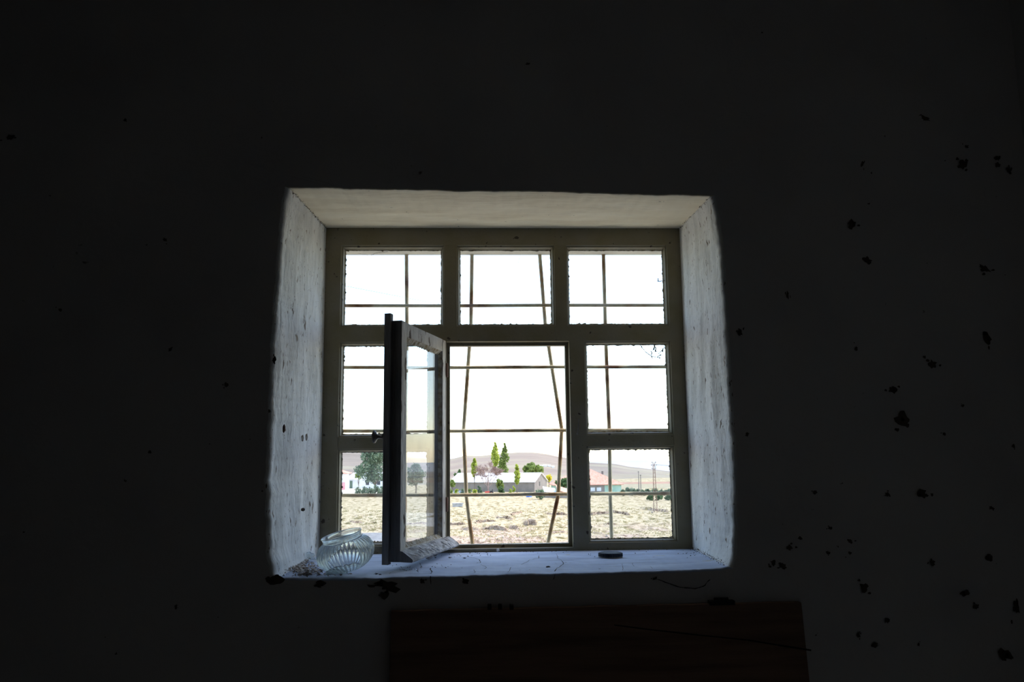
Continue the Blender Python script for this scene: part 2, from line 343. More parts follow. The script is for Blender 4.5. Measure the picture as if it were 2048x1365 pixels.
ITOP = inner((IX0, IZ1), (IX1, IZ1)); IRGT = inner((IX1, IZ1), (IX1, IZ0)); IBOT = inner((IX1, IZ0), (IX0, IZ0)); ILFT = inner((IX0, IZ0), (IX0, IZ1))
OTOP = inner((XL, ZT), (XR, ZT)); ORGT = inner((XR, ZT), (XR, 0)); OBOT = inner((XR, 0), (XL, 0)); OLFT = inner((XL, 0), (XL, ZT))
cen = Vector((.09, WY, Z0+.25))
def out_dir(side): return {'t':Vector((0,0,1)),'r':Vector((1,0,0)),'b':Vector((0,0,-1)),'l':Vector((-1,0,0))}[side]
SIDES = [('t', TOP, ITOP, OTOP, 150), ('r', RGT, IRGT, ORGT, 140), ('b', BOT, IBOT, OBOT, 150), ('l', LFT, ILFT, OLFT, 140)]
rnd_r = {'t':.004, 'r':.013, 'b':.006, 'l':.014}
def rough_loop(side, pl, n):
    pts = resample(pl, n); o = out_dir(side)
    for i, p in enumerate(pts):
        if 0 < i < n:
            p += o*(.0045*nz(p, 22, 4) + .0022*nz(p, 90, 3)) * (1.0 if side in 'lr' else .45) * min(1, i/6, (n-i)/6)
    return pts
LOOPS = {}
for s, pl, ip, op, n in SIDES: LOOPS[s] = rough_loop(s, pl, n)
# room face of the wall
V, F = [], []
NR = 14
for s, pl, ip, op, n in SIDES:
    o = out_dir(s); A = LOOPS[s]; O = resample(op, n); base = len(V); r = rnd_r[s]
    prev_r = rnd_r
    for i in range(n+1):
        # rounding direction blends at the corners so that neighbouring sides meet
        t = i/n; nxt = {'t':'r','r':'b','b':'l','l':'t'}[s]; prv = {v:k for k, v in {'t':'r','r':'b','b':'l','l':'t'}.items()}[s]
        off = o*r
        if i == 0: off = o*r + out_dir(prv)*rnd_r[prv]
        if i == n: off = o*r + out_dir(nxt)*rnd_r[nxt]
        st = A[i] + off
        for j in range(NR+1):
            q = (j/NR)**1.6; p = st.lerp(Vector((O[i].x, WY, O[i].z)), q)
            p.y = WY + (.004*nz(p, 3.2, 3) + .0012*nz(p, 30, 2)) * min(1, j/2) * (1 if j < NR else 0)
            V.append(p)
    for i in range(n):
        for j in range(NR):
            a = base + i*(NR+1) + j; F.append((a, a+1, a+NR+2, a+NR+1))
wall = struct(pymesh('wall_front', V, F, MAT['wall'], smooth=True))
# plastered reveals (jambs, head) and the sill
def reveal(side, name, mat, amp, streak):
    n = len(LOOPS[side])-1; A = LOOPS[side]; I = resample({'t':ITOP,'r':IRGT,'b':IBOT,'l':ILFT}[side], n)
    o = out_dir(side); r = rnd_r[side]; V, F = [], []; nx = {'t':'r','r':'b','b':'l','l':'t'}; pv = {v:k for k, v in nx.items()}
    prof = [(1.0, 0.0), (.62, .08), (.29, .29), (.08, .62), (0.0, 1.0)]; T = [0]*5 + [i/26 for i in range(1, 27)]
    for i in range(n+1):
        extra = Vector((0,0,0))
        if i == 0: extra = out_dir(pv[side])*rnd_r[pv[side]]
        if i == n: extra = out_dir(nx[side])*rnd_r[nx[side]]
        for j, t in enumerate(T):
            if j < 5:
                k, dy = prof[j]; p = A[i] + o*r*k + extra*(k if j < 4 else 0); p.y = WY + r*dy
            else:
                p = A[i].lerp(I[i], t); p.y = WY + r + (FY - WY - r)*t
                edge = min(1, i/5, (n-i)/5) * min(1, (1-t)*8)
                p += o*edge*(amp*nz((p.x, p.y*1.3, p.z*streak), 7, 4) + amp*.35*nz((p.x, p.y*3, p.z*streak*1.5), 30, 3))
            V.append(p)
    m_ = len(T)
    for i in range(n):
        for j in range(m_-1):
            a = i*m_+j; F.append((a, a+m_, a+m_+1, a+1))
    return pymesh(name, V, F, mat, wall, smooth=True)
reveal('t', 'window_reveal', MAT['whitetop'], .004, 1)
reveal('r', 'window_reveal', MAT['white'], .011, .5)
reveal('l', 'window_reveal', MAT['white'], .009, .5)
sill = reveal('b', 'window_sill', MAT['sill'], .0022, 1)
SZ = lambda y: Z0 - .316 - .007*(y-WY)/.6     # height of the sill surface

# exterior skin of the wall around the window
bm = bmesh.new(); EX0, EX1, EZ0, EZ1 = -.515, .742, Z0-.345, Z0+.7905; Y0, Y1 = 3.068, 3.135
box(bm, (XL-.2, Y0, -2.6), (EX0, Y1, ZT)); box(bm, (EX1, Y0, -2.6), (XR+.2, Y1, ZT))
box(bm, (EX0, Y0, -2.6), (EX1, Y1, EZ0)); box(bm, (EX0, Y0, EZ1), (EX1, Y1, ZT))
struct(bmobj('wall_outside', bm, MAT['outwall']))

# mud daubs, a rusty hook and corner grime on the reveals
def revpt(px, py, x0):
    q = at(px, py, 1.0); Y = (x0)/q.x; return at(px, py, Y)
for nm, px, py, x0, dims, mk, lb in [('rusty_hook', 568, 858, -.553, (.004,.005,.012), 'rust', 'rusty stub of a hook on the left reveal'),
        ('mud_daub', 605, 877, -.550, (.004,.004,.011), 'debris', 'left one of two dried mud daubs on the left reveal'), ('mud_daub', 613, 875, -.550, (.004,.004,.011), 'debris', 'right one of two dried mud daubs on the left reveal'),
        ('mud_daub', 606, 1020, -.553, (.006,.007,.005), 'chip', 'small dark crumb stuck low on the left reveal')]:
    p = revpt(px, py, x0); bm = bmesh.new(); bmesh.ops.create_icosphere(bm, subdivisions=3, radius=1)
    for v in bm.verts: v.co = Vector((v.co.x*dims[0], v.co.y*dims[1], v.co.z*dims[2]))*(1+.25*nz(v.co+Vector((px,0,0)), 1.6, 3))
    o = bmobj(nm, bm, MAT[mk], None, smooth=True); o.location = p; tag(o, lb, 'hook' if 'hook' in nm else 'mud daub')
V, F = [], []
def grime(A, B, n, r, inx, inz):
    for k in range(n):
        t = random.random(); p = A.lerp(B, t) + Vector((inx*random.random()*r, 0, inz*random.random()*r)); s_ = random.uniform(.0008, .0030)
        k0 = len(V); pts = [p + Vector((random.uniform(-1,1), random.uniform(-1,1), random.uniform(-1,1)))*s_ for _ in range(4)]
        V.extend(pts); F.extend([(k0,k0+1,k0+2),(k0,k0+2,k0+3),(k0,k0+3,k0+1),(k0+1,k0+3,k0+2)])
TLo, TRo, BRo, BLo = [Vector((LOOPS[a][i].x, WY+.02, LOOPS[a][i].z)) for a, i in (('t',0),('t',-1),('b',0),('b',-1))]
TLi, TRi, BRi, BLi = Vector((IX0,FY,IZ1)), Vector((IX1,FY,IZ1)), Vector((IX1,FY,IZ0)), Vector((IX0,FY,IZ0))
grime(TLo, TLi, 150, .007, 1, -1); grime(TRo, TRi, 60, .008, -1, -1); grime(BRo, BRi, 150, .012, -1, 1); grime(BLo, BLi, 120, .010, 1, 1)
grime(TLi, TRi, 160, .006, 0, -1); grime(TLi, BLi, 130, .005, 1, 0); grime(TRi, BRi, 160, .006, -1, 0); grime(BRi, BLi, 200, .006, 0, 1)
gm = pymesh('corner_grime', V, F, MAT['chip'], wall); gm['kind'] = 'stuff'

# chips, stains and cracks of the wall paint
def blob(V, F, c, ax, ay, rw, rh, n=12, jag=.35, rot=0):
    b = len(V); V.append(c)
    for k in range(n):
        a = 2*PI*k/n; rr = 1 + random.uniform(-jag, jag)
        dx, dy = rw*rr*math.cos(a), rh*rr*math.sin(a)
        V.append(c + ax*(dx*math.cos(rot)-dy*math.sin(rot)) + ay*(dx*math.sin(rot)+dy*math.cos(rot)))
    for k in range(n): F.append((b, b+1+k, b+1+(k+1)%n))
CH = [(1806,838,15,13),(1926,330,11,9),(1704,450,8,8),(1734,520,9,6),(1851,237,10,4),(1725,328,3,7),(1974,677,8,12),(1970,538,12,7),(1865,729,9,8),
      (1785,780,8,7),(1844,988,9,9),(1728,1176,9,8),(1749,1292,6,5),(1578,1096,6,5),(1565,1133,7,5),(1547,1127,5,6),(1700,1083,5,4),(1930,1188,9,6),
      (1951,1214,6,5),(1979,1115,7,7),(1865,1126,5,6),(1984,1017,5,3),(1995,329,6,5),(2018,340,5,8),(1996,316,6,5),(2010,1310,14,9),(2034,1215,6,14),
      (1575,590,3,8),(1712,698,3,4),(1479,665,5,7),(1775,990,6,4),(1494,870,3,4),(1656,1107,4,3),(1630,985,4,4),(1717,1270,3,6),(1775,1242,4,5),
      (1837,1290,3,3),(1933,293,4,3),(1700,1107,4,3),(1660,1057,4,3),(1600,1077,4,4),(1888,868,4,3),(2027,893,4,4),(1926,812,4,3),
      (776,1172,22,9),(768,1192,9,8),(845,1163,5,4),(932,1164,6,5),(1310,1158,5,3),(550,1162,14,8),(640,1168,10,5),(548,720,4,6),(340,700,3,4),
      (20,275,8,5),(120,620,4,3),(452,770,4,4),(300,905,3,3),(1056,128,5,2),(250,240,3,3),(330,480,4,3)]
V, F = [], []
for (x, y, rw, rh) in CH:
    c = at(x, y, WY-.0045); s = WY/FPX
    blob(V, F, c, Vector((1,0,0)), Vector((0,0,1)), rw*s, rh*s, 14, .38, random.uniform(-.5,.5))
    for _ in range(3):
        c2 = c + Vector((random.gauss(0,rw*s*.9), 0, random.gauss(0,rh*s*.9))); blob(V, F, c2, Vector((1,0,0)), Vector((0,0,1)), rw*s*.35, rh*s*.35, 8, .4)
ch = pymesh('paint_chip', V, F, MAT['chip'], wall); ch['kind'] = 'stuff'
def ribbon(V, F, pts, wd, nrm):
    for i, (a, b) in enumerate(zip(pts, pts[1:])):
        d = (b-a).normalized(); s = d.cross(nrm).normalized(); w0 = wd*random.uniform(.5,1.3); w1 = wd*random.uniform(.4,1.1)
        k = len(V); V.extend([a-s*w0, a+s*w0, b+s*w1, b-s*w1]); F.append((k, k+1, k+2, k+3))
def sillpt(x, y, lift=.0016):
    # intersection of a measured direction with the sill surface
    Y = 2.5
    for _ in range(12):
        p = at(x, y, Y); zt = SZ(Y); Y *= (zt-Z0)/(p.z-Z0)
    Y = min(max(Y, WY-.002), FY); p = at(x, y, Y); p.z = SZ(Y)+lift; return p
def jag(pts, k=3, amp=1.5):
    out = []
    for a, b in zip(pts, pts[1:]):
        for i in range(k): t = i/k; out.append((a[0]+(b[0]-a[0])*t + random.uniform(-amp,amp), a[1]+(b[1]-a[1])*t+random.uniform(-amp,amp)*.3))
    return out + [pts[-1]]
V, F = [], []
for path, wd in [([(1109,1147),(1114,1138),(1127,1131),(1124,1124)],.0016), ([(1124,1123),(1150,1124),(1180,1127)],.0006), ([(1124,1123),(1116,1118),(1112,1109)],.0007),
             ([(1042,1131),(1052,1126),(1060,1122),(1076,1118),(1078,1113)],.0013), ([(1016,1150),(1018,1143),(1022,1136)],.0009),
             ([(935,1116),(950,1118),(961,1122),(960,1127),(952,1128)],.0012), ([(962,1131),(974,1137),(968,1140)],.0009), ([(948,1152),(950,1144),(948,1141)],.0010),
             ([(861,1151),(863,1146),(861,1138)],.0018), ([(840,1127),(843,1133),(841,1138),(858,1136)],.0010), ([(837,1147),(836,1140),(834,1138)],.0011),
             ([(861,1149),(830,1150),(810,1151)],.0011), ([(778,1151),(780,1147),(792,1143),(800,1139)],.0005), ([(1245,1143),(1246,1136),(1245,1129)],.0006),
             ([(1268,1134),(1265,1128)],.0006), ([(1289,1127),(1270,1128),(1300,1125)],.0004), ([(1306,1139),(1300,1134)],.0005)]:
    ribbon(V, F, [sillpt(*p) for p in jag(path)], wd, Vector((0,0,1)))
pymesh('sill_crack', V, F, MAT['crack'], wall)
V, F = [], []
for path, wd in [([(1310,1158),(1330,1165),(1360,1176),(1390,1178),(1410,1172),(1420,1160)],.0012), ([(861,1153),(862,1170)],.0011), ([(1109,1149),(1107,1160)],.0009)]:
    ribbon(V, F, [at(x, y, WY-.0045) for x, y in jag(path)], wd, Vector((0,1,0)))
pymesh('wall_crack', V, F, MAT['crack'], wall)

# ================================================================== WINDOW
win = bpy.data.objects.new('window_1', None); COL.objects.link(win); win['kind'] = 'structure'
def fb(bm, x0, x1, z0, z1, y0=FY, y1=3.066): box(bm, (x0, y0, Z0+z0), (x1, y1, Z0+z1))
bm = bmesh.new()
fb(bm, -.60, -.495, -.37, .90); fb(bm, .722, .82, -.37, .90)                 # jambs
fb(bm, -.495, .722, .795, .90); fb(bm, -.495, .722, -.37, -.312)              # head, bottom rail
fb(bm, -.495, -.165, -.312, -.2975); fb(bm, .401, .722, -.312, -.2975)
fb(bm, -.495, .722, .432, .488, FY+.0006)                                            # transom
fb(bm, -.115, -.068, .488, .795, FY+.0012); fb(bm, .296, .340, .488, .795, FY+.0012)   # upper mullions
fb(bm, -.165, -.107, -.312, .432, FY+.0018); fb(bm, .345, .401, -.312, .432, FY+.0018)   # lower mullions
fb(bm, -.495, -.165, .045, .086, FY+.0024); fb(bm, .401, .722, .045, .086, FY+.0024)   # side rails
bmobj('window_frame', bm, MAT['frame'], win, bevel=.0022)
bm = bmesh.new()                                                             # rebate that the sash closes against
fb(bm, -.107, -.095, -.312, .432, 3.036, 3.066); fb(bm, .333, .345, -.312, .432, 3.036, 3.066)
fb(bm, -.095, .333, .420, .432, 3.036, 3.066); fb(bm, -.095, .333, -.312, -.300, 3.036, 3.066)
bmobj('sash_rebate', bm, MAT['frame'], win, bevel=.001)
PANES = [(-.495,-.115,.488,.795),(-.068,.296,.488,.795),(.340,.722,.488,.795),(-.495,-.165,.086,.432),(-.495,-.165,-.2975,.045),(.401,.722,.086,.432),(.401,.722,-.2975,.045)]
def bead_ring(bm, x0, x1, z0, z1, a, b, ya, yb):
    """sloped moulding from the frame edge (inset a at depth ya) to inset b at depth yb"""
    ra = [(x0+a, z0+a),(x1-a, z0+a),(x1-a, z1-a),(x0+a, z1-a)]; rb = [(x0+b, z0+b),(x1-b, z0+b),(x1-b, z1-b),(x0+b, z1-b)]
    A = [bm.verts.new((x, ya, Z0+z)) for x, z in ra]; B = [bm.verts.new((x, yb, Z0+z)) for x, z in rb]
    for i in range(4): bm.faces.new((A[i], B[i], B[(i+1)%4], A[(i+1)%4]))
for (x0, x1, z0, z1) in PANES:
    bm = bmesh.new()
    bead_ring(bm, x0, x1, z0, z1, -.001, .003, FY+.004, FY+.009); bead_ring(bm, x0, x1, z0, z1, .003, .006, FY+.009, FY+.010)
    bead_ring(bm, x0, x1, z0, z1, .006, .0105, FY+.010, FY+.036)
    bmobj('glazing_bead', bm, MAT['frame'], win)
    # ragged putty line where the glass meets the bead
    V, F = [], []; per = []
    for (a, b) in (((x0,z0),(x1,z0)),((x1,z0),(x1,z1)),((x1,z1),(x0,z1)),((x0,z1),(x0,z0))):
        n = int(math.hypot(b[0]-a[0], b[1]-a[1])/.006)
        for i in range(n): t = i/n; per.append((a[0]+(b[0]-a[0])*t, a[1]+(b[1]-a[1])*t))
    cx, cz = (x0+x1)/2, (z0+z1)/2; hx, hz = (x1-x0)/2, (z1-z0)/2
    for (x, z) in per:
        for (ins, yy) in ((.008, 3.030), (.0125 + .0035*abs(nz((x*3, 0, z*3), 25, 3)) + (.004*random.random() if random.random() < .12 else 0), 3.034)):
            V.append(Vector((cx + (x-cx)*(hx-ins)/hx, yy, Z0 + cz + (z-cz)*(hz-ins)/hz)))
    n = len(per)
    for i in range(n): j = (i+1) % n; F.append((2*i, 2*i+1, 2*j+1, 2*j))
    pymesh('glazing_putty', V, F, MAT['putty'], win)
    bm = bmesh.new(); box(bm, (x0+.004, 3.0355, Z0+z0+.004), (x1-.004, 3.0385, Z0+z1-.004))
    bmobj('window_pane', bm, MAT['pane'], win)
# little latch hook on the mullion, hook on the right jamb
bm = bmesh.new(); a = at(1158,838,2.998); b = at(1155,868,2.998); tube(bm, [a, a.lerp(b,.5)+Vector((0,-.004,0)), b], .0018, 6)
box(bm, (b.x-.003, 2.992, b.z-.004), (b.x+.003, 3.001, b.z+.003)); bmobj('latch_staple', bm, MAT['knob'], win)

# iron grille outside the glass
GY = 3.112
gr = thing('window_grille', (.12, GY, Z0-.34), 'rusty cream painted iron bars, two bent outward, fixed behind the window panes', 'grille')
def gbar(pts, r=.0066):
    bm = bmesh.new(); P = [Vector(p) for p in pts]
    tube(bm, [p - Vector(gr.location) for p in P], r, 8); bmobj('bar', bm, MAT['bar'], gr, smooth=True)
for (zl, zr) in ((.588,.585),(.352,.345),(.114,.104),(-.122,-.132)):
    gbar([(-.60, GY, Z0+zl+.0), (-.1, GY, Z0+zl+(zr-zl)*.4-.001), (.3, GY, Z0+zl+(zr-zl)*.7+.001), (.83, GY, Z0+zr)])
GV = GY+.0135
for pts in ([(-.265,.86),(-.264,.79),(-.260,.5),(-.262,.1),(-.263,-.13),(-.262,-.36)],
            [(-.010,.86),(-.012,.796),(-.017,.512),(-.029,.349),(-.046,.112),(-.037,-.128),(-.016,-.295),(-.008,-.36)],
            [(.243,.86),(.250,.796),(.268,.511),(.290,.347),(.323,.112),(.305,-.132),(.266,-.299),(.252,-.36)],
            [(.497,.86),(.499,.796),(.499,.51),(.500,.346),(.503,.106),(.500,-.135),(.501,-.297),(.501,-.36)]):
    gbar([(x*GV/GY, GV, Z0+z) for x, z in pts], .0073)

# ================================================================== OPEN SASH
H = Vector((-.107, 2.990)); Fp = Vector((-.2285, 2.546)); SL = (Fp-H).length
ud = (Fp-H)/SL; nd = Vector((-ud.y, ud.x))           # nd: normal of the weathered outer face, pointing right
if nd.x < 0: nd = -nd
SB, ST = -.300, .4345
sash = thing('open_casement', (H.x, H.y, Z0+SB), 'peeling white wooden window sash standing open into the room on its left hinges', 'casement')
def SP(u, n, z): return Vector((ud.x*u + nd.x*n, ud.y*u + nd.y*n, z - SB))
def sbox(bm, u0, u1, n0, n1, z0, z1):
    vs = [bm.verts.new(SP(*p)) for p in ((u0,n0,z0),(u1,n0,z0),(u1,n1,z0),(u0,n1,z0),(u0,n0,z1),(u1,n0,z1),(u1,n1,z1),(u0,n1,z1))]
    for f in ((3,2,1,0),(4,5,6,7),(0,1,5,4),(1,2,6,5),(2,3,7,6),(3,0,4,7)): bm.faces.new([vs[i] for i in f])
TH = .034; SW = .048
def sashpart(name, mat, dims, bev=.002):
    bm = bmesh.new(); sbox(bm, *dims); bmesh.ops.recalc_face_normals(bm, faces=bm.faces[:])
    # the outer (weathered) face and inner edges keep white paint, the closing edge is bare dark wood
    o = bmobj(name, bm, mat, sash, bevel=bev)
    return o
def paint_faces(o, test, idx):
    for p in o.data.polygons:
        if test(p): p.material_index = idx
st = sashpart('sash_stile', [MAT['sashwhite'], MAT['sashdark']], (SL-SW, SL, -TH, 0, SB, ST))
st['label'] = 'stile at the free edge with a bare dark wooden edge'
paint_faces(st, lambda p: p.normal.x*ud.x + p.normal.y*ud.y > .6 or (p.normal.x*nd.x+p.normal.y*nd.y) < -.6 or p.normal.z < -.6, 1)
hs = sashpart('sash_stile', [MAT['sashwhite'], MAT['sashdark']], (.004, SW-.006, -TH, 0, SB, ST-.002))
hs['label'] = 'hinge stile with a dark inner edge'
paint_faces(hs, lambda p: p.normal.x*ud.x + p.normal.y*ud.y > .6, 1)
sashpart('sash_rail', MAT['sashwhite'], (SW-.006, SL-SW, -TH, -.0006, ST-.045, ST-.001))
sashpart('sash_rail', MAT['sashwhite'], (SW-.006, SL-SW, -TH, -.0006, SB, SB+.036))
bm = bmesh.new(); sbox(bm, SL-.012, SL+.010, -TH-.020, -TH, SB-.007, ST+.022); bmobj('cover_strip', bm, [MAT['sashdark']], sash, bevel=.003)
bm = bmesh.new()
prism(bm, [(-.001,SB+.033),(.006,SB+.031),(.036,SB+.010),(.040,SB+.004),(.037,SB-.001),(-.001,SB+.0)], lambda p, k: SP(-.030 if k == 0 else SL-.002, p[0], p[1]))
bmesh.ops.recalc_face_normals(bm, faces=bm.faces[:])
bmesh.ops.subdivide_edges(bm, edges=[e for e in bm.edges if e.calc_length() > .2], cuts=60)
for v in bm.verts:
    if v.co.z > .002: v.co += Vector((nd.x, nd.y, 0))*(.003*nz(v.co, 35, 4)) + Vector((0,0,.0022*nz(v.co, 50, 3)))
dr = bmobj('drip_bar', bm, [MAT['weathered'], MAT['sashdark']], sash)
dr['label'] = 'projecting drip moulding at the foot with flaking grey paint'
paint_faces(dr, lambda p: p.normal.x*ud.x + p.normal.y*ud.y > .8, 1)
# flakes of paint curling on the drip bar
V, F = [], []
for k in range(34):
    u = random.uniform(.03, SL-.05); q = random.uniform(.008, .036)
    c = SP(u, q, SB+.037-q*.72); a = random.uniform(0, PI); L1 = random.uniform(.003, .012)
    d1 = Vector((ud.x, ud.y, 0))*L1*math.cos(a) + (Vector((nd.x, nd.y, -.9)))*.004*math.sin(a); d2 = Vector((nd.x, nd.y, -.6))*random.uniform(.002,.004)
    k0 = len(V); V += [c-d1-d2, c+d1-d2, c+d1+d2+Vector((0,0,.004*random.random())), c-d1+d2+Vector((0,0,.003*random.random()))]; F.append((k0,k0+1,k0+2,k0+3))
fl = pymesh('paint_flake', V, F, MAT['whitehouse'], dr); fl['kind'] = 'stuff'
# glass and putty of the sash
gu0, gu1, gz0, gz1 = SW-.006, SL-SW, SB+.036, ST-.045
bm = bmesh.new(); sbox(bm, gu0-.004, gu1+.004, -.0185, -.0155, gz0-.004, gz1+.004); bmobj('sash_pane', bm, MAT['sashpane'], sash)
V, F = [], []; per = []
for (a, b, wd) in (((gu0,gz0),(gu1,gz0),.012),((gu1,gz0),(gu1,gz1),.006),((gu1,gz1),(gu0,gz1),.014),((gu0,gz1),(gu0,gz0),.007)):
    n = int(math.hypot(b[0]-a[0], b[1]-a[1])/.0055)
    for i in range(n): t = i/n; per.append((a[0]+(b[0]-a[0])*t, a[1]+(b[1]-a[1])*t, wd))
cu, cz = (gu0+gu1)/2, (gz0+gz1)/2; hu, hz = (gu1-gu0)/2, (gz1-gz0)/2
for (u, z, wd) in per:
    ins = wd*(1 + .35*nz((u*3, 1, z*3), 30, 3)); V.append(SP(u, -.003, z)); V.append(SP(cu+(u-cu)*(hu-ins)/hu, -.0150, cz+(z-cz)*(hz-ins)/hz))
n = len(per)
for i in range(n): j = (i+1) % n; F.append((2*i, 2*i+1, 2*j+1, 2*j))
pymesh('sash_putty', V, F, MAT['putty'], sash)
# round pull knob on the room side of the free stile
bm = bmesh.new()
kz = at(757, 874, 2.56).z - Z0; kc = SP(SL-.001, -TH-.0205, kz)
ax = Vector((-nd.x, -nd.y, 0)); q = ax.to_track_quat('Z', 'Y').to_matrix().to_4x4(); q.translation = kc; q = q @ Matrix.Diagonal((1.15, 1.15, .72, 1))
rings = lathe(bm, [(.0001,-.001),(.0105,-.001),(.0105,.004),(.0062,.007),(.0050,.020),(.0055,.030),(.0095,.036),(.0150,.041),(.0172,.044),(.0170,.047),(.0120,.050),(.0001,.051)], 24, q)
kn = bmobj('sash_knob', bm, MAT['knob'], sash, smooth=True); kn['label'] = 'round tarnished metal pull knob'
# two hinges
for hz_ in (.30, -.18):
    bm = bmesh.new(); tube(bm, [SP(.0, .003, hz_), SP(.0, .003, hz_+.05)], .0045, 10); bmobj('hinge', bm, MAT['rust'], sash, smooth=True)

# ================================================================== SMALL THINGS ON THE SILL
def sillthing(name, px, py, label, cat, group=None, rz=0):
    p = sillpt(px, py, 0); return thing(name, p, label, cat, group, rz)

# broken ribbed glass globe
def globe():
    base = sillpt(693, 1146, 0); base.y -= .012; base.x = at(691, 1110, base.y).x; base.z = SZ(base.y)
    t = thing('glass_globe', base, 'broken ribbed clear glass globe with a plain round rim, lying on the sill', 'glass globe')
    tilt = Matrix.Translation((0, 0, .0575)) @ Matrix.Rotation(rad(-13), 4, 'Y') @ Matrix.Rotation(rad(7), 4, 'X')
    prof = []
    for i in range(33):
        a = -PI/2 + .34 + (PI - .34 - .80)*i/32
        prof.append((.080*math.cos(a), .054*math.sin(a)))
    neck_r = prof[-1][0]; nz_ = prof[-1][1]
    seg = 190; nr = 38
    def rf(r, z, a): return r + .0026*math.sin(nr*(a + z*1.4))*(min(1, (nz_-z)/.01) if z > nz_-.01 else 1)
    bm = bmesh.new(); rings = lathe(bm, prof, seg, Matrix.Identity(4), rf); bm.faces.ensure_lookup_table()
    rem = []
    for f in bm.faces:
        c = f.calc_center_median(); a = math.atan2(c.x, -c.y)           # 0 = towards the camera
        top = .036 + .020*math.sin(a*1.4+.5); bot = -.043 + .016*math.cos(a*2) + .006*nz(c, 60, 3)
        wv = .85 + .12*nz((c.z, a, 0), 9, 3)
        if -wv*.62 < a < wv*.70 and bot*.72 < c.z < top*.80 + .006*nz(c, 50, 3) - .026*abs(a-.3): rem.append(f)
    bmesh.ops.delete(bm, geom=rem, context='FACES')
    bmesh.ops.transform(bm, matrix=tilt, verts=bm.verts[:])
    o = bmobj('globe_body', bm, MAT['glass'], t, smooth=True); md = o.modifiers.new('thickness', 'SOLIDIFY'); md.thickness = .0022; md.offset = 0
    bm = bmesh.new(); lathe(bm, [(neck_r-.001, nz_-.001),(neck_r-.003, nz_+.004),(neck_r-.002, nz_+.014),(neck_r, nz_+.016),(neck_r+.001, nz_+.0165)], 80, tilt)
    o = bmobj('rim', bm, MAT['glass'], t, smooth=True); md = o.modifiers.new('thickness', 'SOLIDIFY'); md.thickness = .0026; md.offset = 0
    return t
globe()
def shard(px, py, w, h, rx, rz, label):
    p = sillpt(px, py, 0); V, F = [], []
    N1 = 14
    out = [(-.5,-.5),(.1,-.45),(.5,-.1),(.35,.3),(-.05,.5),(-.4,.15)]
    t = thing('glass_shard', p, label, 'glass shard')
    bm = bmesh.new(); grid = {}
    for i in range(N1+1):
        for j in range(7):
            u = i/N1-.5; v = j/6-.5; lim = .5-.35*abs(u)**1.2*(1+.4*math.sin(9*u))
            vv = v*2*lim; co = Vector((u*w, -math.cos(vv*2.0)*h*.55 + h*.3, (vv+.5)*h)); co += Vector((0, .0012*math.sin(u*44), 0))
            grid[i,j] = bm.verts.new(Matrix.Rotation(rz, 3, 'Z') @ (Matrix.Rotation(rx, 3, 'X') @ co))
    for i in range(N1):
        for j in range(6): bm.faces.new((grid[i,j], grid[i+1,j], grid[i+1,j+1], grid[i,j+1]))
    mn = min(v.co.z for v in bm.verts)
    for v in bm.verts: v.co.z -= mn - .001
    o = bmobj('shard_body', bm, MAT['glass'], t, smooth=True); md = o.modifiers.new('thickness', 'SOLIDIFY'); md.thickness = .0022
shard(672, 1150, .060, .034, rad(55), rad(14), 'curved ribbed glass shard lying in front of the broken globe')
shard(628, 1122, .045, .036, rad(35), rad(-38), 'small ribbed glass shard leaning between the globe and the left reveal')
shard(690, 1144, .030, .018, rad(70), rad(-25), 'little glass shard lying inside the hollow of the broken globe')

# black jar lid
p = sillpt(1221, 1117, 0); p.y += .035; p.x = at(1221, 1112, p.y).x; p.z = SZ(p.y)
lid = thing('jar_lid', p, 'round black lid with a grooved edge lying on the right part of the sill', 'lid')
bm = bmesh.new(); R_ = .0395
lathe(bm, [(R_-.001,.0),(R_,.001),(R_,.0125),(R_-.001,.0138),(R_-.004,.0148),(R_-.007,.0140),(.0001,.0140)], 120, Matrix.Identity(4),
      lambda r, z, a: r + (.0006*math.sin(30*a) if r > R_-.0015 and z < .013 else 0))
bmesh.ops.contextual_create(bm, geom=[e for e in bm.edges if e.is_boundary and e.verts[0].co.z < .0005]); bmobj('lid_body', bm, MAT['black'], lid, smooth=False)
bm = bmesh.new(); lathe(bm, [(R_+.0006,.000),(R_+.0016,.0012),(R_+.0006,.0026)], 60); bmobj('lid_skirt', bm, MAT['knob'], lid)

# crumb lump beneath the sash and dry debris in the corner
def lump(name, px, py, r, label, cat, mat, sq=.8, group=None, seed=0):
    p = sillpt(px, py, 0); bm = bmesh.new(); bmesh.ops.create_icosphere(bm, subdivisions=3, radius=r)
    for v in bm.verts:
        v.co *= 1 + .35*nz(v.co + Vector((seed, 0, 0)), 1.1/r, 4); v.co.z *= sq
    mn = min(v.co.z for v in bm.verts)
    for v in bm.verts: v.co.z -= mn
    o = bmobj(name, bm, mat, None, smooth=True); o.location = p; tag(o, label, cat, group); return o
lump('plaster_lump', 858, 1120, .0125, 'small grey plaster lump on the sill beneath the open sash', 'lump', MAT['debris'], .9, seed=3)
lump('plaster_lump', 870, 1114, .009, 'pale crumb of plaster behind the lump beneath the open sash', 'lump', MAT['weathered'], .8, seed=5)
lump('plaster_lump', 996, 1103, .006, 'tiny pale plaster crumb against the frame under the open casement', 'lump', MAT['whitehouse'], .9, seed=8)
V, F = [], []
